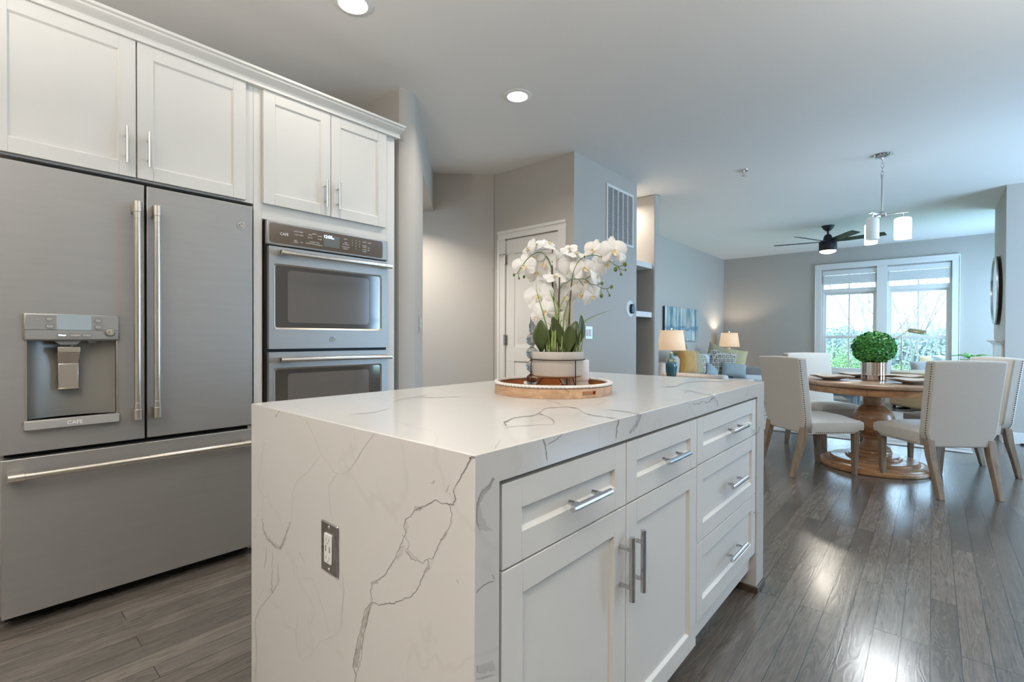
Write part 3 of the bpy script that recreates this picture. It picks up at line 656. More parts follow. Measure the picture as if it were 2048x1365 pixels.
for s_, yy, zz in (('MULTI OVEN', 1.205, 1.677), ('CONV. BAKE', 1.207, 1.660), ('SELF', 1.19, 1.628), ('CLEAN', 1.19, 1.619), ('WIFI', 1.222, 1.622), ('BROIL', 1.295, 1.68), ('BAKE', 1.27, 1.672), ('WARM', 1.325, 1.672), ('PROOF', 1.27, 1.656), ('COOK', 1.325, 1.655),
                   ('CONVECTION', 1.295, 1.634), ('BAKE', 1.255, 1.624), ('ROAST', 1.28, 1.624), ('WARM', 1.305, 1.622), ('BROIL', 1.33, 1.622), ('LIGHT', 1.482, 1.681), ('TIMER', 1.482, 1.66), ('SET', 1.47, 1.65), ('DELAY', 1.493, 1.65), ('COOK', 1.47, 1.635), ('CLOCK', 1.493, 1.635), ('ON/OFF', 1.482, 1.624),
                   ('START', 1.606, 1.681), ('LOCK', 1.64, 1.681), ('CANCEL', 1.606, 1.66), ('UPPER', 1.606, 1.65), ('OFF', 1.634, 1.65), ('LOWER', 1.606, 1.636), ('OFF', 1.634, 1.636), ('OVENS', 1.606, 1.625)):
    text_into(l2, s_, .0085, (gx, yy, zz), (0, 1, 0), (0, 0, 1), ext=.0002)
for k in range(12):
    text_into(l2, '123456789 0 '[k] if '123456789 0 '[k] != ' ' else '.', .010, (gx, 1.525+.024*(k % 3), 1.682-.016*(k//3)), (0, 1, 0), (0, 0, 1), ext=.0002)
l2.build('button_lettering', PRINT, cp, label='small pale printed controls')
for z0, z1, w0, w1, hz, emb in ((1.047, 1.583, 1.152, 1.492, 1.549, True), (.42, 1.030, .56, .945, .990, False)):
    dr = MB(); dr.box(-2.612, OX, 1.052, 1.078, z0, z1); dr.box(-2.612, OX, 1.726, 1.772, z0, z1); dr.box(-2.612, OX, 1.078, 1.726, w1, z1); dr.box(-2.612, OX, 1.078, 1.726, z0, w0)
    do = dr.build('oven_door', SLATE, ov)
    rim = MB(); pl = rrect(1.402, (w0+w1)/2, .652, w1-w0+.004, .016, 6); pi_ = rrect(1.402, (w0+w1)/2, .634, w1-w0-.014, .012, 6); q = len(pl)
    rim.add([(OX+.0015, a, b) for a, b in pl]+[(OX-.004, a, b) for a, b in pi_], [(i, (i+1) % q, q+(i+1) % q, q+i) for i in range(q)]); rim.build('window_rim', STEEL, do, ang=60)
    MB().prism(rrect(1.402, (w0+w1)/2, .648, w1-w0, .012), 0, .003, fn=YZ(OX-.008)).build('window', GLASSD, do, label='dark oven glass')
    MB().prism(rrect(1.395, (w0+w1)/2+.004, .49, (w1-w0)*.82, .02), 0, .0008, fn=YZ(OX-.0048)).build('inner_window', GLASSI, do, label='lighter see-through area of the oven glass')
    pro_handle(do, (OX, 1.10, hz), (OX, 1.768, hz), .0115, .042)
    if emb: emblem(do, OX, 1.402, 1.098, .018)

# ================================================================== island
IX0, IX1, IY0, IY1, IZ = -1.50, -.57, .56, 2.38, .915
sl = MB()
Mt = .058
# waterfall slab: top, near end, far end
pr = [(IY0, 0), (IY0, IZ), (IY1, IZ), (IY1, 0.035), (IY1-Mt-.09+.03, 0.035), (IY1-Mt-.09+.03, 0.035)]
sl.prism([(IY0, 0), (IY0, IZ), (IY1, IZ), (IY1, .03), (IY1-.11, .03), (IY1-.11, IZ-Mt), (IY0+.062, IZ-Mt), (IY0+.062, 0)], IX0, IX1, fn=lambda a, b, c: (c, a, b))
wt = sl.build('island_worktop', QUARTZ, None, bevel=.0018)
tag(wt, 'white waterfall quartz worktop of the kitchen island with grey veins', 'countertop')
# veins: irregular inlays lying on the faces of the slab (photo coordinates laid on each real face)
def vein(mb, pts, widths, proj, nrm, mi=0, jit=1.3, sub=3, seed=1):
    rr = random.Random(seed); P = []; Wd = []
    for i in range(len(pts)-1):
        for k in range(sub):
            t = k/sub; P.append((pts[i][0]*(1-t)+pts[i+1][0]*t, pts[i][1]*(1-t)+pts[i+1][1]*t)); Wd.append(widths[i]*(1-t)+widths[i+1]*t)
    P.append(pts[-1]); Wd.append(widths[-1]); n = len(P)
    P = [P[0]]+[(x+rr.uniform(-jit, jit), y+rr.uniform(-jit, jit)) for x, y in P[1:-1]]+[P[-1]]
    vs = []
    for i in range(n):
        a = P[max(i-1, 0)]; b = P[min(i+1, n-1)]; dx, dy = b[0]-a[0], b[1]-a[1]; L = math.hypot(dx, dy) or 1
        w_ = Wd[i]/2*rr.uniform(.7, 1.35); w2 = Wd[i]/2*rr.uniform(.7, 1.35); nx, ny = -dy/L, dx/L
        for q in ((P[i][0]+nx*w_, P[i][1]+ny*w_), (P[i][0]-nx*w2, P[i][1]-ny*w2)):
            v_ = Vector(proj(*q))+Vector(nrm)*(.0002+.000012*(seed % 40)+.0001*(2-mi)); vs.append(v_)
    mb.add(vs, [(2*i, 2*i+1, 2*i+3, 2*i+2) for i in range(n-1)], mi)
E_ = lambda u, v: onY(u, v, IY0); TP = lambda u, v: onZ(u, v, IZ); FC = lambda u, v: onX(u, v, IX1)
vm = MB(); N_ = (0, -1, 0); NT = (0, 0, 1); NF = (1, 0, 0)
END = [ # (points, widths, material 0 dark thin, 1 grey, 2 pale)
 ([(950, 915), (941, 916), (931, 938), (919, 958), (910, 975), (907, 982), (911, 1000), (905, 1010), (888, 1008), (870, 1001), (858, 1008), (846, 1014), (829, 1022), (822, 1033), (811, 1040), (808, 1055), (812, 1066), (802, 1090), (789, 1120), (768, 1152), (744, 1168)], [5, 4, 2.5, 2, 1.6, 2, 3, 4, 2, 2, 3, 2, 2, 2, 2, 1.6, 1.6, 1.6, 1.6, 1.6, 2], 0),
 ([(900, 1012), (904, 1030), (902, 1048), (893, 1065), (883, 1078), (872, 1105), (866, 1118), (856, 1119), (845, 1126), (838, 1122), (822, 1119), (815, 1104)], [1.4]*12, 0),
 ([(856, 1119), (858, 1134), (849, 1146), (841, 1165), (833, 1182), (822, 1195), (808, 1198), (790, 1207), (772, 1207), (758, 1211), (744, 1204), (742, 1185), (744, 1168)], [2, 3, 1.6, 1.4, 1.4, 1.6, 1.6, 2.4, 3, 2.6, 1.5, 1.3, 1.4], 0),
 ([(744, 1206), (736, 1222), (728, 1248), (724, 1262), (719, 1288), (715, 1310), (711, 1335)], [6, 8, 8, 5, 8, 10, 11], 1),
 ([(744, 1206), (731, 1221), (722, 1256), (714, 1290), (706, 1335), (712, 1349), (711, 1365)], [1.2]*7, 0),
 ([(741, 1214), (733, 1250), (727, 1275), (724, 1310), (718, 1335), (711, 1349)], [1]*6, 0),
 ([(893, 1066), (886, 1078), (881, 1082)], [6, 5, 2], 1), ([(829, 1016), (838, 1018), (846, 1013)], [7, 8, 3], 1),
 ([(811, 1040), (814, 1055), (812, 1066)], [5, 7, 3], 2), ([(806, 1092), (800, 1106), (795, 1120)], [9, 12, 4], 2), ([(812, 1098), (822, 1112), (836, 1118)], [8, 9, 3], 2),
 ([(742, 1168), (750, 1164), (757, 1168)], [4, 6, 2], 1), ([(856, 1124), (856, 1136), (850, 1144)], [4, 7, 3], 1),
 ([(815, 1100), (820, 1090), (812, 1075), (806, 1070)], [1, 1, 1, 1], 0),
 ([(524, 1038), (527, 1060), (535, 1078), (549, 1092), (562, 1098), (570, 1075), (577, 1056), (581, 1044)], [2, 2, 3, 4, 6, 3, 2.4, 1.6], 1),
 ([(528, 1064), (540, 1082), (556, 1094), (563, 1101)], [7, 7, 8, 4], 2),
 ([(533, 1093), (533, 1118), (529, 1137)], [1, 1.4, 1], 1), ([(545, 1105), (544, 1150), (544, 1188), (549, 1180), (557, 1168), (557, 1128)], [1, 1.4, 2, 2, 2, 1.2], 1),
 ([(599, 1106), (606, 1118), (610, 1129)], [3, 2, 1], 2), ([(914, 1161), (918, 1168)], [2.5, 1.5], 1),
 ([(610, 838), (622, 860), (634, 885), (640, 905), (655, 925), (669, 946), (683, 949), (697, 942), (710, 925), (722, 905), (732, 888), (751, 867)], [1.1]*12, 2),
 ([(640, 912), (622, 938), (598, 958), (589, 970), (585, 1000), (584, 1040)], [1]*6, 2), ([(670, 952), (658, 972), (659, 1000), (662, 1030)], [1]*4, 2),
 ([(529, 885), (524, 920), (518, 950), (516, 975), (525, 990), (526, 1036)], [1]*6, 2),
 ([(685, 1150), (688, 1180), (683, 1240), (682, 1262), (665, 1275), (640, 1285), (622, 1310), (605, 1322), (595, 1300), (592, 1262), (598, 1225)], [1.1]*11, 2),
 ([(605, 1158), (625, 1158), (636, 1185), (648, 1225), (658, 1268)], [1]*5, 2), ([(542, 1190), (520, 1215), (510, 1240), (513, 1300), (510, 1365)], [1.2]*5, 2),
 ([(560, 822), (552, 834)], [1.5, 2.5], 1), ([(899, 970), (893, 985)], [2, 1], 2), ([(870, 963), (862, 968)], [2, 1.5], 1)]
for i, (p_, w_, m_) in enumerate(END): vein(vm, p_, [q_*(.8 if m_ == 0 else .9) for q_ in w_], E_, N_, m_, jit=1.3 if m_ < 2 else 1.0, sub=5, seed=i+3)
TOP = [
 ([(1013, 852), (1008, 846), (1028, 836), (1048, 834), (1068, 832), (1078, 828), (1086, 820), (1100, 816), (1135, 815), (1152, 817)], [2.5, 4, 1.2, 1, 1, 2, 1, 1, 1, 1.4], 0),
 ([(1078, 828), (1090, 832), (1103, 838), (1109, 846), (1106, 850)], [2, 1, 1.6, 1.6, 1], 0), ([(1008, 858), (1020, 854), (1080, 850), (1106, 850)], [2.5, 1, .9, .9], 2),
 ([(1150, 815), (1164, 824), (1180, 830), (1205, 834), (1235, 838)], [1.4, 2, 2, 1.6, 1.4], 1), ([(1213, 819), (1240, 822), (1262, 826), (1280, 829)], [1, 2, 2, 1], 1),
 ([(1095, 802), (1115, 806), (1126, 813)], [1, 2, 1.5], 1), ([(1192, 812), (1205, 806), (1215, 802), (1200, 800)], [1.5, 1.2, 1, .8], 2),
 ([(788, 805), (800, 799), (830, 796), (842, 793), (852, 791)], [1.4, 1, 1, 2.5, 2], 1), ([(842, 795), (870, 796), (920, 794)], [1, 1, .8], 1), ([(788, 805), (775, 818), (745, 826), (700, 829)], [1, 1, 1, 1], 2),
 ([(988, 900), (992, 893), (1000, 884), (999, 881)], [2, 2, 1.2, 1.5], 1), ([(1330, 774), (1352, 773), (1370, 766), (1400, 763), (1450, 764)], [2, 2.5, 1, 1, 1], 1), ([(1360, 779), (1395, 786), (1420, 790), (1440, 793)], [1]*4, 2), ([(1370, 787), (1378, 781)], [2, 1.5], 1)]
for i, (p_, w_, m_) in enumerate(TOP): vein(vm, p_, [q_*.72 for q_ in w_], TP, NT, m_, jit=.7, seed=i+60)
FACE = [
 ([(988, 957), (976, 976), (967, 985), (958, 1003), (954, 1020)], [6, 9, 10, 8, 3], 1), ([(988, 957), (974, 975), (962, 985), (954, 1010), (953, 1040), (957, 1055)], [1.2]*6, 0),
 ([(958, 1012), (960, 1035), (966, 1052), (975, 1060)], [8, 12, 16, 6], 2), ([(957, 1058), (975, 1058), (986, 1061)], [6, 6, 1.5], 2),
 ([(953, 1186), (965, 1172), (976, 1166), (988, 1163)], [1.4]*4, 0), ([(984, 1150), (988, 1160)], [3, 2], 1),
 ([(953, 1340), (964, 1338), (988, 1330)], [14, 18, 20], 2), ([(953, 1358), (965, 1356), (988, 1350)], [3, 4, 2], 1),
 ([(1086, 879), (1091, 892), (1093, 915), (1094, 921)], [1.8, 1.6, 1.4, 1.4], 0), ([(1095, 890), (1112, 880), (1126, 868)], [1.4, 1.8, 1], 0),
 ([(1238, 840), (1234, 855), (1232, 876)], [2, 1.6, 1.2], 0), ([(1279, 830), (1273, 848), (1262, 862), (1259, 868)], [7, 6, 5, 3], 1), ([(1283, 829), (1276, 848), (1266, 864)], [.9]*3, 0),
 ([(1385, 808), (1398, 809), (1405, 803), (1415, 806), (1428, 794), (1434, 803), (1436, 812)], [2.5, 3, 1.6, 2.2, 3, 1.6, 2], 1), ([(1372, 830), (1378, 812), (1392, 801)], [1]*3, 2), ([(1434, 803), (1441, 788)], [1, 1], 2), ([(1492, 795), (1497, 778)], [1.2, 1], 1),
 ([(1519, 854), (1516, 866), (1509, 868), (1507, 860)], [1]*4, 0), ([(1506, 1024), (1512, 1028), (1520, 1026)], [1.2]*3, 1)]
for i, (p_, w_, m_) in enumerate(FACE): vein(vm, p_, [q_*.85 for q_ in w_], FC, NF, m_, jit=.8, sub=5, seed=i+90)
vm.build('vein_pattern', [VEIND, VEIN, VEINL], wt, world=False, merge=False, label='grey marble-like veins')
B(IX0+.03, IX1+.006, IY1-.112, IY1+.014, 0, .0295).build('base_moulding', mat('dark_wood_moulding', (.09, .065, .045), .4), wt, world=False, bevel=.004, label='dark wood strip under the far end panel')
# cabinets under the worktop
FI = IX1-.005     # front plane of drawer faces
outI = lambda a, z, o: (FI-.02+o, a, z)
c1 = T('base_cabinet', 'white island base cabinet with two drawers over two doors', 'cabinet', (-1.0, 1.10, 0))
k = MB(); k.box(-1.44, FI-.022, .632, 1.574, .10, .845); k.box(-1.44, -.68, .632, 1.574, 0, .10); k.build('carcass', CAB, c1, bevel=.001)
c2 = T('drawer_cabinet', 'white island cabinet with three stacked drawers at the dining end', 'cabinet', (-1.0, 1.92, 0))
k = MB(); k.box(-1.44, FI-.022, 1.576, 2.268, .10, .845); k.box(-1.44, -.68, 1.576, 2.268, 0, .10); k.build('carcass', CAB, c2, bevel=.001)
B(-1.44, FI-.026, .63, 2.27, .845, .857).build('shadow_strip_island', mat('warm_shadow_gap', (.28, .25, .21), .8), None, kind='structure')  # dark strip painted as the shadow under the worktop
H_ = .0075
def drawer(par, a0, a1, z0, z1, h0, h1, hz):
    m = MB(); shaker(m, outI, a0, a1, z0, z1, .055); o = m.build('drawer', CAB, par, bevel=.0012); bar_pull(o, (FI, h0, hz), (FI, h1, hz), (1, 0, 0), .0072, m=CHROME, inset=.2, stand=.03); return o
drawer(c1, .634, 1.093, .694, .848, .812, .965, .764)
drawer(c1, 1.097, 1.573, .694, .848, 1.28, 1.435, .767)
for a0, a1, hy in ((.634, 1.093, 1.063), (1.097, 1.573, 1.122)):
    m = MB(); shaker(m, outI, a0, a1, .11, .690, .058); o = m.build('door', CAB, c1, bevel=.0012)
    bar_pull(o, (FI, hy, .475), (FI, hy, .63), (1, 0, 0), .0072, m=CHROME, inset=.2, stand=.034)
drawer(c2, 1.577, 2.262, .696, .848, 1.853, 2.04, .768); drawer(c2, 1.577, 2.262, .438, .692, 1.853, 2.035, .565); drawer(c2, 1.577, 2.262, .18, .434, 1.845, 2.035, .30)
# outlet on the near end
o = T('wall_outlet', 'chrome outlet plate with white sockets and charging ports on the end of the island', 'outlet', (-1.04, IY0, .625))
ox, oz = -1.04, .625; ofn = lambda a, b, c: (a, IY0-c, b)
MB().prism(rrect(ox, oz, .074, .116, .003), 0, .005, fn=ofn).build('plate', CHROME, o, bevel=.0025)
rp = MB().prism(rrect(ox, oz, .034, .068, .004), .005, .008, fn=ofn).build('receptacle', PLASTIC, o, bevel=.001, label='white receptacle')
sl_ = MB()
for zc in (.021, -.021):
    sl_.box(ox-.0075, ox-.006, IY0-.0084, IY0-.0078, oz+zc-.004, oz+zc+.004); sl_.box(ox+.006, ox+.0075, IY0-.0084, IY0-.0078, oz+zc-.004, oz+zc+.004)
    sl_.sphere((ox, IY0-.0079, oz+zc-.008*(1 if zc > 0 else 1)), .0018, 8, 6)
sl_.box(ox-.0105, ox-.0065, IY0-.0084, IY0-.0078, oz-.007, oz+.007); sl_.box(ox+.0065, ox+.0105, IY0-.0084, IY0-.0078, oz-.007, oz+.007)
sl_.build('slots', SLATED, rp)
for zc in (.0485, -.0485): MB().sphere((ox, IY0-.005, oz+zc), .0042, 12, 8, sc=(1, .45, 1)).build('screw', STEEL, o)

# ================================================================== tray group on the island
TC = Vector((-1.03, 1.405, IZ))
tray = T('round_tray', 'round wooden tray with white rope rim on the island worktop', 'tray', TC)
a1 = math.atan2(onZ(1162, 788, .925)[1]-TC.y, onZ(1162, 788, .925)[0]-TC.x)
q = onZ(1063, 763, .938); a2 = math.atan2(q[1]-TC.y, q[0]-TC.x)
ws = MB(); ns = 120; RO, RI = .209, .196
def inslot(a): return any(abs((a-s+PI) % (2*PI)-PI) < .145 for s in (a1, a2))
lay = [(.0005, .0105), (.0105, .0225), (.0225, .031)]
for k in range(ns):
    b0, b1 = 2*PI*k/ns, 2*PI*(k+1)/ns; sl_in = inslot((b0+b1)/2)
    for j, (e, f) in enumerate(lay):
        if j == 1 and sl_in: continue
        v8 = [(TC.x+r*math.cos(b), TC.y+r*math.sin(b), IZ+z) for z in (e, f) for r, b in ((RO, b0), (RO, b1), (RI, b1), (RI, b0))]
        openb = j == 1 and inslot(b0-PI/ns); opena = j == 1 and inslot(b1+PI/ns)
        ws.add(v8, [(0, 1, 5, 4)], 0); ws.add(v8, [(2, 3, 7, 6)], 1)
        if openb: ws.add(v8, [(3, 0, 4, 7)], 1)
        if opena: ws.add(v8, [(1, 2, 6, 5)], 1)
        if j == 2: ws.add(v8, [(4, 5, 6, 7)], 0)
        if (j == 0 and sl_in): ws.add(v8, [(4, 5, 6, 7)], 1)
        if (j == 2 and sl_in): ws.add(v8, [(0, 3, 2, 1)], 1)
ws.build('side_wall', [TRAYW, TRAYI], tray, ang=50, merge=True)
MB().lathe([(.0001, .0005), (RI+.001, .0005), (RI+.001, .008), (.0001, .008)], TC, 80).build('base', TRAYI, tray)
rp_ = MB(); rp_.tube([(TC.x+.2025*math.cos(2*PI*k/90), TC.y+.2025*math.sin(2*PI*k/90), IZ+.0338) for k in range(90)], .0046, 8, mi=1, closed=True)
NR = 92
for k in range(NR):
    pts = []
    for u in range(7):
        ph = -1.1+u*2.2/6; an = 2*PI*k/NR + .115*(u-3)/3
        rr_ = .2025+.0075*math.sin(ph); pts.append((TC.x+rr_*math.cos(an), TC.y+rr_*math.sin(an), IZ+.0325+.0068*math.cos(ph)))
    rp_.tube(pts, [.0028, .0038, .0042, .0042, .0042, .0038, .0028], 6, mi=0)
rp_.build('rope_rim', [ROPE, ROPED], tray, label='white rope binding round the rim')

PC = Vector((-.996, 1.387, 0)); TZ = IZ+.0085
st = T('plant_stand', 'dark wire stand holding the orchid bowl in the tray', 'plant stand', (PC.x, PC.y, TZ))
m = MB(); RR = .0945
m.tube([(PC.x+RR*math.cos(2*PI*k/48), PC.y+RR*math.sin(2*PI*k/48), 1.0345) for k in range(48)], .0018, 8, closed=True)
m.tube([(PC.x+.055*math.cos(2*PI*k/36), PC.y+.055*math.sin(2*PI*k/36), .9715) for k in range(36)], .0016, 8, closed=True); m.build('ring', BRONZE, st)
for a in (-15, 105, 225):
    a = math.radians(a); e = Vector((math.cos(a), math.sin(a), 0)); tt = Vector((-math.sin(a), math.cos(a), 0))
    b = PC+e*RR; leg = [(b.x, b.y, 1.0345), (b.x, b.y, TZ+.004), tuple(b+tt*.0035+Vector((0, 0, TZ+.0014))), tuple(b-e*.006+tt*.009+Vector((0, 0, TZ+.004))), tuple(PC+e*.055+tt*.022+Vector((0, 0, .9715)))]
    MB().tube(leg, .0017, 8).build('leg', BRONZE, st)
pot = T('potted_orchid', 'white orchid in bloom with leaves and grass in a round concrete bowl', 'potted plant', (PC.x, PC.y, .973))
m = MB(); m.lathe([(.0, 0), (.078, 0), (.087, .006), (.0885, .014), (.0885, .060)], (PC.x, PC.y, .9735), 64, mi=0)
m.lathe([(.0885, .060), (.0895, .062), (.0895, .088), (.0865, .0885), (.0845, .085), (.083, .074)], (PC.x, PC.y, .9735), 64, mi=1)
m.build('bowl', [CONC2, CONC], pot, ang=40)
m = MB(); rr = random.Random(3)
m.lathe([(.0, 0), (.083, 0)], (PC.x, PC.y, 1.049), 40)
for k in range(70):
    a = rr.uniform(0, 2*PI); r = .08*math.sqrt(rr.random()); m.sphere((PC.x+r*math.cos(a)*.95, PC.y+r*math.sin(a)*.95, 1.050), rr.uniform(.004, .008), 7, 5)
m.build('soil', SOIL, pot)
# directions as seen by someone standing at the island: lateral (LT) and away (AW)
LT = Vector((math.cos(YAW), math.sin(YAW), 0)); AW = Vector((-math.sin(YAW), math.cos(YAW), 0)); UP = Vector((0, 0, 1))
DP = 1.70
def op(u, v, dd=0.0): return Vector(onD(u, v, DP+dd))
# stems
def curve(pts, n=6):
    """Catmull-Rom through points"""
    P = [Vector(p) for p in pts]; P = [P[0]*2-P[1]]+P+[P[-1]*2-P[-2]]; out = []
    for i in range(1, len(P)-2):
        for k in range(n):
            t = k/n; a, b, c, d = P[i-1], P[i], P[i+1], P[i+2]
            out.append(.5*((2*b)+(c-a)*t+(2*a-5*b+4*c-d)*t*t+(3*b-a-3*c+d)*t**3))
    out.append(P[-2]); return out
for pts, rads in (([op(1111, 708, .02), op(1109, 640, .02), op(1106, 580, .02), op(1104, 545, .02), op(1105, 498, .02)], (.0035, .003, .003, .0036, .0018)),
            ([op(1118, 708, 0), op(1117, 640, 0), op(1118, 590, 0), op(1119, 555, 0)], (.0036, .0034, .003, .0024)),
            ([op(1137, 708, -.01), op(1138, 660, -.01), op(1140, 604, -.01), op(1144, 560, -.02)], (.003, .0028, .0024, .002))):
    c_ = curve(pts); MB().tube(c_, [rads[min(int(i*len(rads)/len(c_)), len(rads)-1)] for i in range(len(c_))], 8).build('stem', STEMB, pot, label='brown flower stem')
for pts in ([op(1119, 580, 0), op(1124, 571, -.01), op(1135, 565, -.02), op(1144, 559, -.03), op(1157, 558.5, -.03), op(1170, 559, -.03), op(1181, 568, -.02), op(1194, 571, -.02), op(1204, 577, -.02), op(1213, 578, -.02), op(1222, 574, -.02)],
            [op(1170, 559, -.03), op(1177, 555, -.03), op(1181, 552, -.03)], [op(1144, 559, -.03), op(1145, 552, -.03), op(1147, 547, -.03)], [op(1157, 559, -.03), op(1163, 566, -.03), op(1167, 572, -.03)],
            [op(1213, 578, -.02), op(1217, 586, -.02), op(1219, 590, -.02)], [op(1202, 577, -.02), op(1202, 585, -.02), op(1203, 592, -.02)], [op(1196, 571, -.02), op(1200, 567, -.02), op(1205, 567, -.02)],
            [op(1144, 560, -.02), op(1150, 535, -.02), op(1165, 516, -.02), op(1190, 511, -.02), op(1215, 520, -.02), op(1235, 533, -.02), op(1250, 529, -.02)], [op(1235, 533, -.02), op(1240, 542, -.02), op(1242, 549, -.02)], [op(1235, 533, -.02), op(1244, 540, -.02), op(1251, 540, -.02)],
            [op(1104, 545, .02), op(1098, 520, .01), op(1080, 505, 0), op(1058, 515, 0), op(1042, 535, 0), op(1036, 545, 0), op(1028, 550, 0)], [op(1036, 545, 0), op(1037, 552, 0), op(1038, 557, 0)], [op(1104, 540, .02), op(1095, 518, .02), op(1088, 512, .02)]):
    MB().tube(curve(pts, 4), .0013, 7).build('branch', STEMG, pot, label='thin green flower branch')
for u, v, r, m_ in ((1028, 550, .0055, BUD), (1038, 557, .0045, BUD), (1048, 554, .006, BUD), (1250, 529, .0085, BUD), (1231, 539, .0085, BUD), (1251, 540, .005, BUD), (1242, 549, .0055, BUD), (1204, 567, .0065, BUD), (1223, 574, .007, BUD), (1219, 591, .005, BUD), (1203, 592, .0075, BUD), (1169, 514, .004, BUD)):
    MB().sphere(op(u, v, -.02 if u > 1100 else 0), r, 12, 9, sc=(.8, .8, 1.05)).build('bud', m_, pot, label='green bud')
def petal(mb, o, R, ang, L, Wd, cup, mi=0, roll=.0):
    """rounded petal from centre o in the frame R (columns: right, up, out)"""
    vs = []; nu, nv = 6, 6
    ca, sa = math.cos(ang), math.sin(ang)
    for i in range(nu+1):
        t = i/nu; w = Wd*math.sin(PI*min(1, (t*.93+.05)))**.55*(.35+.65*min(1, t*2.2))
        if i == nu: w = Wd*.28
        for j in range(nv+1):
            s = (j/nv-.5)*2
            x = s*w/2; y = t*L; z = cup*(t**1.6)*L - abs(s)**2*w*.16 + roll*math.sin(t*5+s*2)*L*.05
            vs.append(o + R @ Vector((x*ca - y*sa, x*sa + y*ca, z)))
    mb.add(vs, [(i*(nv+1)+j, i*(nv+1)+j+1, (i+1)*(nv+1)+j+1, (i+1)*(nv+1)+j) for i in range(nu) for j in range(nv)], mi)
def orchid(u, v, dd, size, yaw, pitch, roll):
    out = (-AW*math.cos(yaw)+LT*math.sin(yaw))*math.cos(pitch)+UP*math.sin(pitch); out.normalize()
    rt = UP.cross(out).normalized(); up = out.cross(rt).normalized()
    R = Matrix((rt, up, out)).transposed() @ Matrix.Rotation(roll, 3, 'Z')
    c = op(u, v, dd); mb = MB(); s = size
    for a, L, w, cp, o_ in ((0, .52, .34, -.12, -.001), (2.2, .5, .33, -.10, -.001), (-2.2, .5, .33, -.10, -.001)): petal(mb, c+out*o_, R, a, s*L, s*w, cp, roll=1)
    for a in (1.25, -1.25): petal(mb, c+out*.001, R, a, s*.52, s*.62, -.06, roll=1)
    f = mb.build('flower', PETAL, pot, ang=70, merge=False, label='white orchid bloom')
    lp = MB()
    for a, L, w in ((PI, .2, .13), (2.2, .13, .09), (-2.2, .13, .09)): petal(lp, c+out*s*.02, R, a, s*L, s*w, .55)
    lp.sphere(c+out*s*.06+up*s*.01, s*.035, 8, 6); lp.build('lip', LIP, f, ang=70, merge=False, label='yellow centre')
for u, v, dd, px, yw, pt, rl in ((1048, 532, 0, 47, -.25, .1, .1), (1056, 497, .01, 44, -1.1, .3, .5), (1075, 489, .02, 34, -.9, .7, -.4), (1097, 488, .02, 42, .4, 1.0, 1.2), (1088, 527, .03, 50, -.5, .0, .3), (1110, 553, .01, 46, .2, .9, .1),
    (1138, 497, .03, 34, -.3, .8, .4), (1152, 508, .01, 42, .3, 1.15, .2), (1146, 529, .03, 56, .2, .1, .6), (1168, 537, .0, 54, .3, .35, .2), (1186, 500, .0, 42, -.6, .1, -.3), (1228, 502, -.03, 56, .25, .08, .05), (1246, 521, -.02, 26, .9, -.2, .3),
    (1211, 530, -.01, 42, .4, -.4, 1.0), (1194, 552, .0, 46, 1.0, .2, .4), (1161, 588, .0, 52, .3, -.75, .2), (1185, 592, .01, 46, .7, -.5, .6), (1077, 592, .02, 60, -.4, .1, .2), (1091, 622, .0, 46, -.1, -.05, .05), (1073, 634, .01, 36, -.9, -.1, .3), (1126, 596, .03, 46, .1, .2, .9), (1108, 615, .035, 40, -.2, 0, .4), (1068, 516, .03, 44, -.5, .3, .8), (1072, 545, .04, 46, -.2, -.2, .3), (1128, 525, .05, 48, .0, .4, .7), (1172, 562, .04, 48, .3, -.2, .2), (1142, 570, .045, 46, .1, .0, .9), (1092, 580, .05, 48, -.3, .1, .6), (1116, 520, .06, 44, .2, .2, .1), (1196, 530, .03, 40, -.2, .3, .5)):
    orchid(u, v, dd, px/567*1.05, yw, pt, rl)
def leaf(base, tip, w, bow, tilt=0, mat_=LEAFD, name='leaf', fold=.18, n=12, lab=None):
    base, tip = Vector(base), Vector(tip); ax = tip-base; L = ax.length; ax.normalize()
    sd = (LT - ax*LT.dot(ax)).normalized(); nr = sd.cross(ax).normalized(); sd = (sd*math.cos(tilt)+nr*math.sin(tilt)); nr = sd.cross(ax).normalized()
    vs = []
    for i in range(n+1):
        t = i/n; ww = w*math.sin(PI*(.10+.885*t))**.6*(.30+.70*min(1, t*2.2))*1.08
        c = base+ax*L*t+nr*bow*math.sin(PI*t)*L
        for s in (-1, -.5, 0, .5, 1): vs.append(c+sd*s*ww/2+nr*(abs(s)*ww*fold))
    return MB().add(vs, [(i*5+j, i*5+j+1, (i+1)*5+j+1, (i+1)*5+j) for i in range(n) for j in range(4)]).build(name, mat_, pot, ang=70, merge=False, solid=.0008, label=lab)
for b, t_, w_, bow, tl, d0, d1 in (((1083, 706), (1082, 641), 28, .10, .2, -.01, -.03), ((1104, 706), (1105, 646), 20, .05, -.3, .03, .03), ((1131, 706), (1105, 634), 22, -.08, .4, -.03, -.05), ((1140, 706), (1162, 631), 22, .12, -.7, .0, .0), ((1143, 706), (1153, 643), 24, .10, .5, -.02, -.02),
                           ((1137, 707), (1141, 650), 24, -.05, .2, -.04, -.05), ((1092, 706), (1098, 660), 20, .05, 0, .03, .05)):
    leaf(op(*b, d0), op(*t_, d1), w_/567, bow, tl, lab='broad dark green leaf')
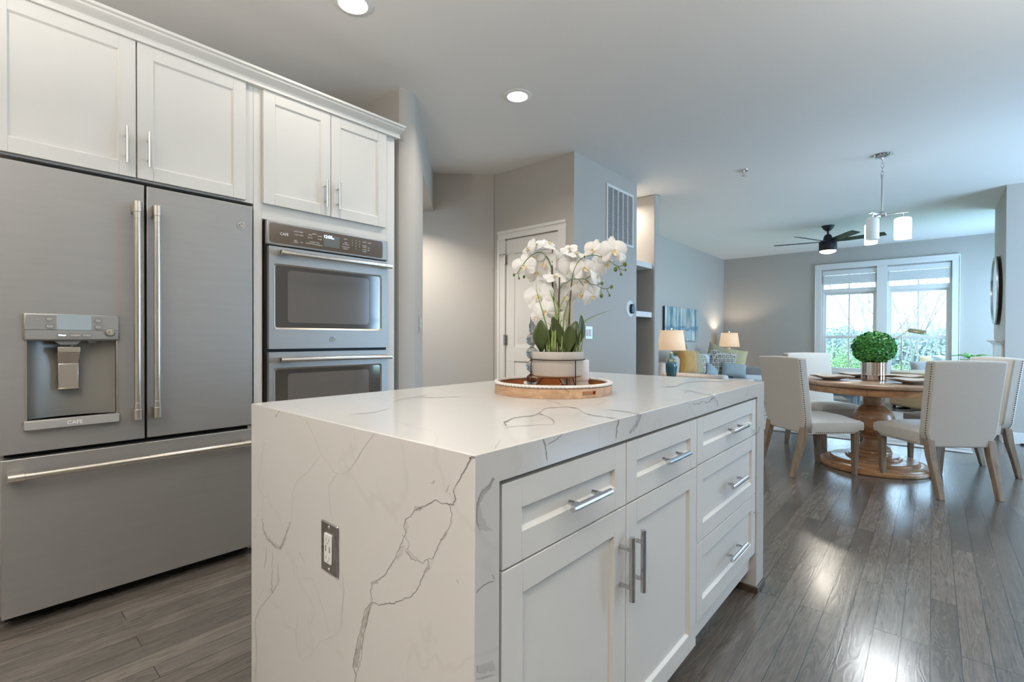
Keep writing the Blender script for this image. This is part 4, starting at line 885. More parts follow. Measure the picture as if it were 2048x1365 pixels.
def blade(pts, w=.0048):
    c_ = curve(pts, 6); n_ = len(c_); vs = []
    for i, p_ in enumerate(c_):
        d_ = (c_[min(i+1, n_-1)]-c_[max(i-1, 0)]).normalized(); sd = (LT-d_*LT.dot(d_))
        sd = sd.normalized() if sd.length > .05 else UP.cross(d_).normalized(); ww = w*(1-(i/(n_-1))**1.6)*.5+.0002
        vs += [p_-sd*ww, p_+AW*ww*.4, p_+sd*ww]
    MB().add(vs, [(3*i+j, 3*i+j+1, 3*i+j+4, 3*i+j+3) for i in range(n_-1) for j in (0, 1)]).build('grass_blade', BLADE, pot, ang=70, merge=False, solid=.0004)
for bl_ in (((1100, 705), (1096, 665), (1084, 620), (1074, 585), (1072, 562)), ((1106, 705), (1104, 650), (1111, 625), (1096, 600), (1075, 575)), ((1113, 705), (1114, 650), (1109, 610), (1101, 585), (1092, 563)), ((1110, 705), (1112, 650), (1118, 625), (1110, 600), (1103, 578)),
            ((1112, 705), (1110, 660), (1117, 628), (1112, 590), (1111, 566)), ((1104, 705), (1108, 655), (1122, 610), (1134, 590), (1143, 577)), ((1128, 705), (1126, 660), (1131, 620), (1143, 590), (1156, 562)), ((1123, 705), (1126, 650), (1128, 628), (1138, 600), (1146, 588)),
            ((1150, 705), (1153, 672), (1168, 645), (1190, 632), (1224, 620)), ((1156, 705), (1160, 680), (1163, 650), (1164, 640)), ((1148, 705), (1152, 680), (1158, 655)), ((1120, 705), (1118, 670), (1100, 650), (1091, 645)), ((1106, 705), (1103, 680), (1112, 650), (1130, 640), (1136, 645)),
            ((1095, 705), (1092, 670), (1086, 655), (1083, 640)), ((1134, 705), (1134, 660), (1138, 620), (1139, 606)), ((1155, 705), (1154, 690), (1147, 672)), ((1100, 705), (1104, 680), (1108, 650)), ((1108, 705), (1110, 676), (1122, 645), (1120, 620)), ((1160, 705), (1164, 690), (1166, 660))):
    j_ = rnd.uniform(-.045, -.015); blade([op(*q_, j_+.012*i) for i, q_ in enumerate(bl_)], rnd.uniform(.0045, .007))
cn = T('candle', 'white pillar candle on a wooden foot behind the orchid bowl', 'candle', (-1.026, 1.540, TZ))
MB().lathe([(.0, 0), (.056, 0), (.057, .004), (.056, .012), (.0, .012)], (-1.026, 1.540, TZ), 40).build('foot', TRAYW, cn)
MB().lathe([(.0, .0122), (.051, .0122), (.051, .024), (.0525, .026), (.0535, .030), (.0535, .100), (.051, .103), (.0, .100)], (-1.026, 1.540, TZ), 48).build('wax', WAX, cn)
gx_, gy_ = onD(1064, 700, 1.86)[:2]
g = T('glass_candlestick', 'smoky glass candlestick of stacked ribbed bubbles behind the bowl', 'candlestick', (gx_, gy_, TZ))
pr_ = [(.0, .0), (.016, .0), (.017, .002)]; zc0 = .0245
for k in range(4):
    zc_ = zc0+k*.0515
    for i in range(9): a = -1.15+i*2.3/8; pr_.append((.0235*math.cos(a)+.0, zc_+.0235*math.sin(a)))
    pr_ += [(.0072, zc_+.0245), (.0072, zc_+.027)]
pr_ += [(.011, .207), (.0125, .214), (.0125, .235), (.0075, .247), (.0068, .262), (.0085, .266), (.006, .2665), (.0, .255)]
MB().lathe(pr_, (gx_, gy_, TZ), 28).build('stem', SMOKE, g, ang=60)

# ================================================================== dining set
TX, TY = -.385, 5.225
tb = T('dining_table', 'round wooden pedestal dining table with turned bulb base', 'table', (TX, TY, 0))
MB().lathe([(0, .712), (.548, .712), (.556, .718), (.558, .728), (.553, .740), (.546, .745), (0, .745)], (TX, TY, 0), 96).build('tabletop', TBLT, tb, ang=40)
ap = MB(); ap.lathe([(.50, .655), (.528, .655), (.530, .658), (.530, .706), (.522, .7118), (.50, .7118)], (TX, TY, 0), 96); ap.lathe([(0, .70), (.5, .70), (.5, .7118), (0, .7118)], (TX, TY, 0), 48)
apo = ap.build('apron', TBL, tb, ang=40)
sp = Vector(onZ(1738, 783, .685)); dv = (Vector((sp.x, sp.y, 0))-Vector((TX, TY, 0))).normalized()
MB().obox(Vector((TX, TY, .681))+dv*.5302, (.0014, .0012, .024), Matrix.Rotation(math.atan2(dv.y, dv.x), 3, 'Z')).build('apron_seam', BRONZE, apo)
pdp = [(0, .10), (.18, .10), (.18, .112), (.132, .116), (.129, .122), (.133, .134), (.129, .148), (.123, .152), (.125, .160), (.119, .172), (.098, .186), (.081, .202), (.070, .222), (.068, .240), (.074, .254), (.083, .259), (.084, .266), (.078, .272)]
pdp += [(.152*math.cos(a)**.9 if math.cos(a) > 0 else 0, .404+.146*math.sin(a)) for a in [math.radians(x) for x in range(-57, 62, 7)]]
pdp += [(.081, .536), (.0790, .538), (.0790, .70), (0, .70)]
MB().lathe(pdp, (TX, TY, 0), 72).build('pedestal', TBL, tb, ang=28)
MB().lathe([(0, .0), (.392, 0), (.400, .006), (.400, .026), (.394, .033), (.384, .036), (.384, .040), (.378, .048), (.362, .054), (.320, .056), (.320, .062), (.316, .076), (.306, .082), (.200, .084), (.200, .090), (.196, .098), (.188, .10), (0, .10)], (TX, TY, 0), 96).build('base', TBL, tb, ang=28)

# chairs (local frame: +y is the way the sitter faces)
def make_chair():
    t = T('dining_chair', '', 'chair')
    # back: upright panel with leaning faces and cut-away lower corners
    def yb(z): return -.205-.075*((z-.34)/.61)**1.1 if z > .34 else -.205
    mb = MB(); out = [(-.243, .955), (.243, .955), (.243, .955-.02), (.240, .44), (.215, .40), (.19, .345), (-.19, .345), (-.215, .40), (-.240, .44), (-.243, .935)]
    zs = [.345, .37, .40, .44, .50, .58, .66, .74, .82, .90, .935, .955]
    def hw(z):
        if z < .44: return .185+(.240-.185)*(z-.345)/.095
        return .238+.008*(z-.44)/.5
    vs = []; th = .078; nx = 9
    for z in zs:
        for side in (0, 1):
            for i in range(nx):
                s = -1+2*i/(nx-1); x = s*hw(z); bul = .010*(1-s*s)*(1 if .44 < z < .95 else .3)
                top = .006*(1-s*s) if z == zs[-1] else 0
                vs.append((x, (yb(z)-bul*.4) if side == 0 else (yb(z)+th+bul), z+top))
    m_ = len(zs); g = lambda k, sd, i: (k*2+sd)*nx+i; fs = []
    for k in range(m_-1):
        for i in range(nx-1): fs += [(g(k, 0, i), g(k, 0, i+1), g(k+1, 0, i+1), g(k+1, 0, i)), (g(k, 1, i+1), g(k, 1, i), g(k+1, 1, i), g(k+1, 1, i+1))]
        fs += [(g(k, 1, 0), g(k, 0, 0), g(k+1, 0, 0), g(k+1, 1, 0)), (g(k, 0, nx-1), g(k, 1, nx-1), g(k+1, 1, nx-1), g(k+1, 0, nx-1))]
    for i in range(nx-1): fs += [(g(m_-1, 0, i), g(m_-1, 0, i+1), g(m_-1, 1, i+1), g(m_-1, 1, i)), (g(0, 0, i+1), g(0, 0, i), g(0, 1, i), g(0, 1, i+1))]
    mb.add(vs, fs); bk = mb.build('backrest', LINEN, t, world=False, bevel=.012, seg=3, ang=40)
    # seat cushion: domed, with cut corners over the front legs
    mb = MB(); NX, NY = 12, 12; vs = []
    y0, y1 = -.135, .295
    def side(s, zt): return .222+.022*(s) 
    for zi, z in enumerate((.345, .372, .405, .435, .462)):
        for j in range(NY+1):
            for i in range(NX+1):
                sx = -1+2*i/NX; ty = j/NY; w_ = .222+.026*ty
                if z < .405 and ty > .75 and abs(sx) > .75: pass
                rnd_ = {0: .0, 1: .004, 2: .006, 3: .004, 4: -.014}[zi]
                x = sx*(w_+rnd_); y = y0+(y1-y0)*ty + (rnd_ if ty > .9 else 0)
                zz = z
                if zi == 4: zz = .448+.030*(1-sx**4)*(1-(2*ty-1)**6)
                if zi == 0: c = max(0, (abs(sx)-.8)/.2)*max(0, (ty-.86)/.14); zz += .05*c
                vs.append((x, y, zz))
    G = lambda k, j, i: (k*(NY+1)+j)*(NX+1)+i; fs = []
    for j in range(NY):
        for i in range(NX): fs += [(G(4, j, i), G(4, j, i+1), G(4, j+1, i+1), G(4, j+1, i)), (G(0, j, i+1), G(0, j, i), G(0, j+1, i), G(0, j+1, i+1))]
    for k in range(4):
        for i in range(NX): fs += [(G(k, 0, i), G(k, 0, i+1), G(k+1, 0, i+1), G(k+1, 0, i)), (G(k, NY, i+1), G(k, NY, i), G(k+1, NY, i), G(k+1, NY, i+1))]
        for j in range(NY): fs += [(G(k, j+1, 0), G(k, j, 0), G(k+1, j, 0), G(k+1, j+1, 0)), (G(k, j, NX), G(k, j+1, NX), G(k+1, j+1, NX), G(k+1, j, NX))]
    mb.add(vs, fs); seat = mb.build('seat', LINEN, t, world=False, bevel=.006, seg=2, ang=50)
    # nail heads
    def nails(path, nrm, par, step=.0175):
        mb = MB(); L = 0; P = [Vector(p) for p in path]
        for a, b in zip(P, P[1:]):
            d = (b-a).length; s = L
            while s < d:
                q = a.lerp(b, s/d); mb.sphere(q, .0042, 7, 4, sc=(1, 1, 1)); s += step
            L = s-d
        return mb
    for sg in (-1, 1):
        pth = [(sg*(hw(z)+.001), yb(z)+.016, z) for z in (.935, .8, .66, .5, .44, .41)]+[(sg*(hw(.385)+.003), yb(.38)+.03, .385)]
        nails(pth, None, bk).build('nail_trim', BRONZE, bk, world=False, label='row of dark nail heads')
    mb = nails([(-.226, -.10, .357), (-.2445, .245, .357), (-.25, .285, .395)], None, seat); m2 = nails([(.226, -.10, .357), (.2445, .245, .357), (.25, .285, .395)], None, seat); mb.add(m2.v, m2.f)
    m3 = nails([(-.205, .299, .357), (.205, .299, .357)], None, seat); mb.add(m3.v, m3.f); mb.build('nail_trim', BRONZE, seat, world=False, label='row of dark nail heads')
    # legs: tapered square posts, the rear pair sweeping backward
    def post(path, ws):
        mb = MB(); vs = []
        for (x, y, z), w_ in zip(path, ws): vs += [(x-w_, y-w_, z), (x+w_, y-w_, z), (x+w_, y+w_, z), (x-w_, y+w_, z)]
        n_ = len(path); fs = [(3, 2, 1, 0), (4*n_-4, 4*n_-3, 4*n_-2, 4*n_-1)]
        for k in range(n_-1): fs += [(4*k+i, 4*k+(i+1) % 4, 4*k+4+(i+1) % 4, 4*k+4+i) for i in range(4)]
        mb.add(vs, fs); mb.build('leg', LEG, t, world=False, bevel=.004, ang=30)
    for sg in (-1, 1):
        post([(sg*.199, .268, 0), (sg*.212, .258, .35)], [.016, .023]); post([(sg*.190, .268-.0, .35)], [.02]) if False else None
        post([(sg*.195, -.280, 0), (sg*.199, -.250, .13), (sg*.204, -.206, .28), (sg*.204, -.186, .40)], [.017, .020, .023, .025])
    return t
ch = make_chair()
def copy_tree(o, parent=None):
    c = o.copy(); COL.objects.link(c); c.parent = parent
    for k in list(o.children): copy_tree(k, c)
    return c
def setchair(o, x, y, fx, fy, lab):
    o.location = (x, y, 0); o.rotation_euler = (0, 0, math.atan2(-fx, fy)); o['label'] = lab; o['group'] = 'dining chairs round the table'
cc = [ch]+[copy_tree(ch) for _ in range(3)]
setchair(cc[0], -.80, 4.722, .665, .747, 'linen dining chair with its back beside the far end of the island')
setchair(cc[1], -.836, 5.775, .735, -.678, 'linen dining chair on the far side of the table toward the sofa')
setchair(cc[2], .026, 4.778, -.622, .782, 'nearest linen dining chair with its whole back turned to the kitchen')
setchair(cc[3], .185, 5.575, -.877, -.48, 'linen dining chair cut by the picture edge, behind the nearest one')

def square_plate(x, y, rz, lab, z=.7455, s=.105):
    t = T('dinner_plate', lab, 'plate', (x, y, z), rz, 'square stoneware plates on the table')
    mb = MB(); N_ = 32; rows = [(.0, .0, .5), (.55, 0, .5), (.58, .006, .5), (.9, .017, .35), (1.32, .032, .22), (1.36, .038, .22), (1.30, .038, .22), (.86, .023, .35), (.6, .012, .5), (0, .011, .5)]
    vs = []
    for r, h, rd_ in rows:
        for k in range(N_):
            a = 2*PI*k/N_; c_, s_ = math.cos(a), math.sin(a); p_ = 2+ (1.2 if r < .7 else 3.2)
            rad = s*max(r, .001)/((abs(c_)**p_+abs(s_)**p_)**(1/p_)); wv = .0035*math.cos(4*a+PI)*(-1) if r > .9 else 0
            vs.append((rad*c_, rad*s_, h+wv))
    n_ = len(rows); mb.add(vs, [(i*N_+k, i*N_+(k+1) % N_, (i+1)*N_+(k+1) % N_, (i+1)*N_+k) for i in range(n_-1) for k in range(N_)])
    mb.build('dish', PLATE, t, world=False, ang=45)
for u, v, rz, lab in ((1663, 759.5, .7, 'square plate at the place nearest the island-side chair'), (1826, 768, .75, 'square plate at the place in front of the nearest chair'),
                  (1690, 749.5, .65, 'square plate on the far left edge of the table, behind another plate'), (1846, 757.5, 1.1, 'square plate on the right far side of the table')):
    x, y, _ = onZ(u, v, .7455); dd_ = math.hypot(x-TX, y-TY)
    if dd_ > .40: x, y = TX+(x-TX)*.40/dd_, TY+(y-TY)*.40/dd_
    square_plate(x, y, rz, lab)
VX_, VY_ = -.392, 5.30
vs_ = T('potted_boxwood', 'round green boxwood ball in a rose-gold fluted metal pot on the dining table', 'potted plant', (VX_, VY_, .7455))
mb = MB(); NV = 120; vv = []
fl = lambda a: .0885+.003*abs(math.cos(a*6))
for z in (0, .004, .158, .162):
    for k in range(NV): a = 2*PI*k/NV; r = fl(a)-(.003 if z in (0, .162) else 0); vv.append((VX_+r*math.cos(a), VY_+r*math.sin(a), .7455+z))
mb.add(vv, [(i*NV+k, i*NV+(k+1) % NV, (i+1)*NV+(k+1) % NV, (i+1)*NV+k) for i in range(3) for k in range(NV)]+[tuple(range(NV-1, -1, -1))])
mb.lathe([(.0855, .162), (.083, .15), (0, .15)], (VX_, VY_, .7455), 40); mb.build('pot', VASE, vs_, ang=25)
mb = MB(); rr = random.Random(11); BC = Vector((VX_, VY_, 1.028))
mb.sphere(BC, .138, 20, 14, sc=(1, 1, .88))
def small_leaf(mb, c, d, s, rr, w=.55):
    d = d.normalized(); x, y = frame_for(d); a = rr.uniform(0, 2*PI); t = (x*math.cos(a)+y*math.sin(a)); d2 = (d*.55+t*.85).normalized(); sd = d2.cross(d).normalized(); n_ = sd.cross(d2)
    P_ = [c, c+d2*s*.35+sd*s*w*.42+n_*s*.06, c+d2*s*.75+sd*s*w*.38+n_*s*.05, c+d2*s, c+d2*s*.75-sd*s*w*.38+n_*s*.05, c+d2*s*.35-sd*s*w*.42+n_*s*.06, c+d2*s*.5-n_*s*.02]
    mb.add(P_, [(0, 1, 6), (1, 2, 6), (2, 3, 6), (3, 4, 6), (4, 5, 6), (5, 0, 6)])
for k in range(2400):
    z = rr.uniform(-1, 1); a = rr.uniform(0, 2*PI); q_ = math.sqrt(1-z*z); d_ = Vector((q_*math.cos(a), q_*math.sin(a), z)); r = rr.uniform(.82, 1.0)
    c = BC+Vector((d_.x*.156*r, d_.y*.156*r, d_.z*.138*r)); small_leaf(mb, c, d_, rr.uniform(.020, .031), rr, .8)
mb.build('foliage', BOX1, vs_, ang=60, merge=False)
mb = MB(); mb.tube([(VX_, VY_, .89), (VX_, VY_, .96)], .012, 10); mb.build('stem', STEMB, vs_)

# ================================================================== living room
rug = B(-2.75, .30, 6.42, 9.35, .0005, .010).build('area_rug', RUG, None, bevel=.003); tag(rug, 'pale distressed grey area rug behind the dining table', 'rug')
def rounded(mb, x0, x1, y0, y1, z0, z1): return mb.box(x0, x1, y0, y1, z0, z1)
so = T('sofa', 'pale fabric sectional sofa along the left living room wall', 'sofa', (-2.7, 8.2, 0))
B(-3.24, -2.22, 6.80, 9.62, .10, .30).build('frame', SOFA, so, bevel=.02)
B(-3.24, -2.98, 6.80, 9.62, .30, .74).build('backrest', SOFA, so, bevel=.05, seg=4)
B(-2.98, -2.10, 6.74, 6.94, .10, .605).build('armrest', SOFA, so, bevel=.035, seg=4)
B(-2.98, -2.22, 9.42, 9.62, .30, .60).build('armrest', GREYF, so, bevel=.035, seg=4)
for y0, y1 in ((6.95, 7.75), (7.76, 8.58)): B(-3.0, -2.20, y0, y1, .30, .445).build('seat_cushion', SOFA, so, bevel=.03, seg=3)
B(-3.0, -1.70, 8.59, 9.41, .30, .455).build('chaise_cushion', SOFAB, so, bevel=.03, seg=3, label='white-blue chaise cushion')
B(-2.22, -1.72, 8.60, 9.40, .10, .30).build('chaise_frame', SOFAB, so, bevel=.02)
for y0, y1 in ((6.97, 7.72), (7.75, 8.5), (8.56, 9.38)): B(-3.06, -2.86, y0, y1, .44, .84).build('back_cushion', SOFA if y0 < 7.7 else SOFAB, so, bevel=.07, seg=4)
for x in (-3.18, -2.3):
    for y in (6.86, 9.5): MB().tube([(x, y, 0.011), (x, y, .11)], .022, 10).build('leg', LEG, so)
def pillow(u, v, dep, size, thick, yaw, pitch, roll, m, lab, h=None, back=None, name='throw_pillow', group='cushions on the sofa'):
    c = Vector(onD(u, v, dep)); N_ = 14; h = h or size
    out = (-AW*math.cos(yaw)+LT*math.sin(yaw))*math.cos(pitch)+UP*math.sin(pitch); out.normalize()
    rt = UP.cross(out).normalized(); up = out.cross(rt)
    R = Matrix((rt, up, out)).transposed() @ Matrix.Rotation(roll, 3, 'Z')
    vs = []; fs = []
    for sd in (1, -1):
        for j in range(N_+1):
            for i in range(N_+1):
                x = -1+2*i/N_; y = -1+2*j/N_; px_ = x*(1-.07*(1-y*y)); py_ = y*(1-.07*(1-x*x))
                z = ((1-x**4)*(1-y**4))**.55*thick/2
                vs.append(R @ Vector((px_*size/2, py_*h/2, sd*z)))
    g = lambda s, j, i: s*(N_+1)**2+j*(N_+1)+i
    for s in (0, 1):
        for j in range(N_):
            for i in range(N_): fs.append((g(s, j, i), g(s, j, i+1), g(s, j+1, i+1), g(s, j+1, i)))
    mb = MB(); mb.add(vs, fs[:N_*N_], 0); mb.add(vs, fs[N_*N_:], 1); o = mb.build(name, [m, back or m], None, world=False, ang=60)
    o.location = c; tag(o, lab, 'cushion', group); return o
pillow(1375, 724, 7.35, .40, .16, .65, .15, -.10, MUST, 'mustard yellow velvet cushion beside the near lamp')
pillow(1364, 716, 7.60, .34, .12, .3, .1, .35, OLIVE, 'sage green cushion peeking out behind the mustard one')
pillow(1392, 727, 7.55, .42, .14, .95, .2, -.05, OLIVE, 'sage grey cushion just right of the mustard one')
pillow(1402, 730, 7.75, .40, .14, .8, .25, -.25, PATT, 'smaller patterned grey cushion between sage and blue ones')
pillow(1424, 744, 7.75, .30, .10, .7, .25, -.5, BLUEF, 'small dusty blue cushion in front of the patterned ones', h=.22)
pillow(1436, 698+18, 8.75, .46, .13, .1, .15, -.35, OLIVE, 'brown-olive cushion behind the large patterned one')
pillow(1444, 729, 8.20, .46, .16, .0, .15, -.22, PATT, 'large grey medallion-patterned cushion leaning on the sofa')
pillow(1468, 721, 8.75, .42, .15, -.2, .15, -.20, LIME, 'pale green cushion furthest right at the back of the sofa')
pillow(1468, 741, 8.05, .42, .15, .0, .3, -.14, BLUEF, 'light blue lumbar cushion in front of the patterned one', h=.24)

def side_table(x, y, lab):
    t = T('side_table', lab, 'side table', (x, y, 0))
    MB().lathe([(0, .535), (.21, .535), (.215, .54), (.215, .555), (.21, .56), (0, .56)], (x, y, 0), 40).build('top', LEG, t)
    for k in range(3): a = .5+k*2*PI/3; MB().tube([(x+.17*math.cos(a), y+.17*math.sin(a), .0), (x+.10*math.cos(a), y+.10*math.sin(a), .536)], .014, 10).build('leg', LEG, t)
def table_lamp(x, y, z, lab, body, mats, sr=.185):
    t = T('table_lamp', lab, 'lamp', (x, y, z))
    MB().lathe(body, (x, y, z), 40).build('base', mats[0], t, ang=50)
    sh_ = MB().lathe([(sr, .385), (sr*.80, .655)], (x, y, z), 48); sh_.f = [f for f in sh_.f if len(f) == 4]; sh_.m = [0]*len(sh_.f)
    s = sh_.build('shade', SHADE1, t, solid=.002)
    MB().tube([(x, y, z+.33), (x, y, z+.675)], .004, 8).build('stem', NICKEL, t)
    MB().sphere((x, y, z+.678), .012, 12, 8).build('finial', CREAMG, t)
    m_ = MB(); 
    for k in range(3): a = k*2*PI/3; m_.tube([(x, y, z+.64), (x+sr*.80*math.cos(a), y+sr*.80*math.sin(a), z+.65)], .002, 6)
    m_.build('shade_spider', NICKEL, t)
    b = MB().sphere((x, y, z+.52), .028, 14, 10).build('bulb', emis('lamp_bulb', (1, .80, .55), 20), t)
    l = bpy.data.lights.new('lamp_light', 'POINT'); l.energy = 11; l.color = (1.0, .88, .70); l.shadow_soft_size = .03
    lo_ = bpy.data.objects.new('lamp_light', l); lo_.location = (x, y, z+.565); COL.objects.link(lo_)
lx, ly = onD(1343, 700, 6.60)[:2]
side_table(lx, ly, 'small round side table under the near blue lamp')
table_lamp(lx, ly, .5605, 'near table lamp with teal ribbed ceramic body and lit beige shade',
           [(0, 0), (.052, 0), (.058, .01), (.066, .05), (.074, .10), (.078, .15), (.078, .19), (.070, .215), (.045, .25), (.030, .275), (.024, .31), (.022, .35), (.012, .36), (0, .36)], [GLAZE])
lx2, ly2 = onD(1458.5, 700, 9.45)[:2]
side_table(lx2, ly2, 'small round side table in the corner under the far lamp')
table_lamp(lx2, ly2, .5605, 'far table lamp in the corner with cream gourd body and lit white shade',
           [(0, 0), (.05, 0), (.055, .01), (.088, .06), (.095, .11), (.085, .16), (.055, .20), (.034, .235), (.030, .26), (.038, .29), (.034, .33), (.018, .36), (0, .36)], [CREAMG])
pa = T('canvas_painting', 'abstract blue and white unframed canvas on the left living room wall', 'painting', (-3.3, 8.21, 1.34))
B(-3.298, -3.262, 7.485, 8.94, 1.06, 1.63).build('stretcher_edge', mat('dark_canvas_edge', (.05, .045, .045), .8), pa)
B(-3.2618, -3.259, 7.487, 8.938, 1.062, 1.628).build('canvas', ART, pa)

ct = T('coffee_table', 'slate blue coffee table with carved legs beyond the far dining chair', 'coffee table', (-1.05, 7.42, 0))
mb = MB(); pl = [(-1.05+.46*abs(math.cos(a))**.6*(1 if math.cos(a) > 0 else -1), 7.42+.27*abs(math.sin(a))**.6*(1 if math.sin(a) > 0 else -1)) for a in [2*PI*k/48 for k in range(48)]]
mb.prism(pl, .425, .452).build('top', SLATEB, ct, bevel=.006)
B(-1.40, -.70, 7.22, 7.62, .395, .425).build('apron', SLATEB, ct)
for x in (-1.38, -.72):
    for y in (7.25, 7.59):
        sx = 1 if x < -1 else -1
        mb = MB(); mb.box(x-.022, x+.022, y-.022, y+.022, .011, .40); mb.prism([(x+sx*.02, .40), (x+sx*.14, .40), (x+sx*.10, .375), (x+sx*.05, .34), (x+sx*.02, .28)], 0, .03, fn=XZ(y-.015)); mb.build('leg', SLATEB, ct, bevel=.003)

# tan armchair near the window, turned to the fireplace
ac = T('armchair', 'tan leather armchair in front of the big window', 'armchair', (-.02, 9.72, 0))
e1 = Vector((.63, -.775, 0)).normalized(); e2 = Vector((.775, .63, 0)).normalized(); P0 = Vector((-.50, 9.83, 0))
RA = Matrix((e1, e2, Vector((0, 0, 1)))).transposed()
def abox(t0, t1, s0, s1, z0, z1): return MB().obox(P0+e1*(t0+t1)/2+e2*(s0+s1)/2+Vector((0, 0, (z0+z1)/2)), ((t1-t0)/2, (s1-s0)/2, (z1-z0)/2), RA)
abox(-.05, .90, 0, .17, .05, .60).build('armrest', TAN, ac, bevel=.035, seg=4); abox(-.05, .90, .78, .95, .05, .60).build('armrest', TAN, ac, bevel=.035, seg=4)
abox(-.05, .18, .172, .778, .05, .61).build('backrest', TAN, ac, bevel=.05, seg=4); abox(.182, .86, .174, .776, .06, .30).build('frame', TAN, ac, bevel=.01)
abox(.185, .88, .176, .774, .301, .45).build('seat_cushion', TAN, ac, bevel=.035, seg=4)
for t_ in (.0, .85):
    for s_ in (.05, .90): MB().tube([P0+e1*t_+e2*s_, P0+e1*t_+e2*s_+Vector((0, 0, .06))], .02, 8).build('leg', BLKMET, ac)
pillow(1849, 738, 8.05, .44, .2, -.1, .1, .05, KNIT, 'chunky grey knitted cushion on the tan armchair', h=.26, group='cushions by the window')
pillow(1857, 722, 8.6, .30, .1, -.1, .1, .1, mat('peach_fabric', (.55, .38, .24), .9), 'peach tan cushion behind the knitted one', h=.18, group='cushions by the window')
# console with white bowl chair and succulent right of the window
cons = T('console_table', 'small white console table by the far right corner of the room', 'table', (.45, 9.6, 0))
B(.62, 1.15, 8.75, 9.2, .72, .75).build('top', TRIM, cons, bevel=.003)
for x in (.65, 1.12):
    for y in (8.78, 9.17): B(x-.02, x+.02, y-.02, y+.02, 0, .72).build('leg', TRIM, cons)
sx_, sy_, _ = onZ(1944, 722, .765)
sx_, sy_ = onY(1944, 722, 9.35)[:2]
sc_ = T('potted_succulent', 'bright green broad-leaved plant in a white bowl behind the right-hand chairs', 'potted plant', (sx_, sy_, .751))
sx0 = sx_; zt = onY(1944, 722, 9.35)[2]
hgt = max(.08, zt-.751-.05)
MB().lathe([(0, 0), (.07, 0), (.12, hgt*.6), (.13, hgt), (.12, hgt), (.06, .02), (0, .02)], (sx_, sy_, .751), 30).build('bowl', PLASTIC, sc_)
for k in range(14):
    a = k*2.4; r_ = .05+.012*k; b0 = Vector((sx_, sy_, .751+hgt-.02)); 
    t0 = b0+Vector((math.cos(a)*(.10+.012*k), math.sin(a)*(.10+.012*k), .075+.02*math.sin(k*1.7)-.003*k))
    ax = (t0-b0); sd = ax.cross(UP).normalized(); vs = []
    for i in range(7):
        t = i/6; w_ = .05*math.sin(PI*(t*.9+.06))**.8; c_ = b0+ax*t+UP*(.03*math.sin(PI*t)); vs += [c_-sd*w_/2+UP*.006, c_, c_+sd*w_/2+UP*.006]
    MB().add(vs, [(3*i+j, 3*i+j+1, 3*i+j+4, 3*i+j+3) for i in range(6) for j in (0, 1)]).build('leaf', mat('succulent_green', (.10, .42, .05), .4, var=.3) if k == 0 else bpy.data.materials['succulent_green'], sc_, solid=.003, merge=False)
wc = Vector(onY(1903, 725, 9.3)); pl_ = pillow(1903, 729, 8.0, .56, .2, -.3, .1, .0, mat('white_stripe_fabric', (.72, .74, .76), .9), 'white cushion with a grey stripe just above the nearest chair back', h=.30, group='cushions by the window')
ch2 = T('club_chair', 'white club chair mostly hidden behind the right-hand dining chairs', 'armchair', (.15, 8.9, 0))
cpx = Vector(onD(1903, 735, 8.3))
B(cpx.x-.38, cpx.x+.36, cpx.y-.02+.14, cpx.y+.34, .10, .56).build('backrest', mat('white_upholstery', (.70, .71, .72), .95), ch2, bevel=.05, seg=4)
B(cpx.x-.38, cpx.x+.36, cpx.y-.55, cpx.y+.118, .10, .40).build('seat', bpy.data.materials['white_upholstery'], ch2, bevel=.04, seg=3)
for dx in (-.32, .30):
    for dy in (-.48, .28): MB().tube([(cpx.x+dx, cpx.y+dy, .0), (cpx.x+dx, cpx.y+dy, .11)], .02, 8).build('leg', LEG, ch2)

fl_ = T('floor_lamp', 'brass pharmacy floor lamp in front of the window', 'floor lamp', (-.42, 10.0, 0))
fx_, fy_ = onY(1803, 720, 10.0)[0], 10.0
MB().lathe([(0, 0), (.12, 0), (.125, .01), (.10, .02), (.012, .03), (0, .03)], (fx_, fy_, 0), 36).build('base', BRASS, fl_)
zt_ = onY(1803, 674, 10)[2]
mb = MB(); mb.tube([(fx_, fy_, .02), (fx_, fy_, zt_)], .009, 12); mb.tube([(fx_, fy_, zt_-.22), (fx_, fy_, zt_-.16)], .014, 12); mb.build('pole', BRASS, fl_)
A_, B__ = Vector(onY(1790, 679, 10)), Vector(onY(1822, 657, 10)); MB().tube([A_, B__], .006, 10).build('arm', BRASS, fl_)
h0, h1 = Vector(onY(1818, 659, 10)), Vector(onY(1852, 664, 9.95)); ax = (h1-h0).normalized(); 
mb = MB(); sec = [(-.06, -.045), (-.035, .0), (0, .018), (.035, .0), (.06, -.045)]; nd = UP.cross(ax).normalized(); ul = ax.cross(nd)
vs = [c_+nd*a+ul*b for c_ in (h0+ax*.0, h0+ax*.03, h1-ax*.03, h1) for a, b in sec]
for i in (0, 1, 2, 3, 4): vs[i] = h0+(vs[i]-h0)*.75; vs[15+i] = h1+(vs[15+i]-h1)*.75
mb.add(vs, [(5*k+j, 5*k+j+1, 5*k+j+6, 5*k+j+5) for k in range(3) for j in range(4)]+[(0, 1, 2, 3, 4), (19, 18, 17, 16, 15)]); mb.build('shade', BRASS, fl_, solid=.003)

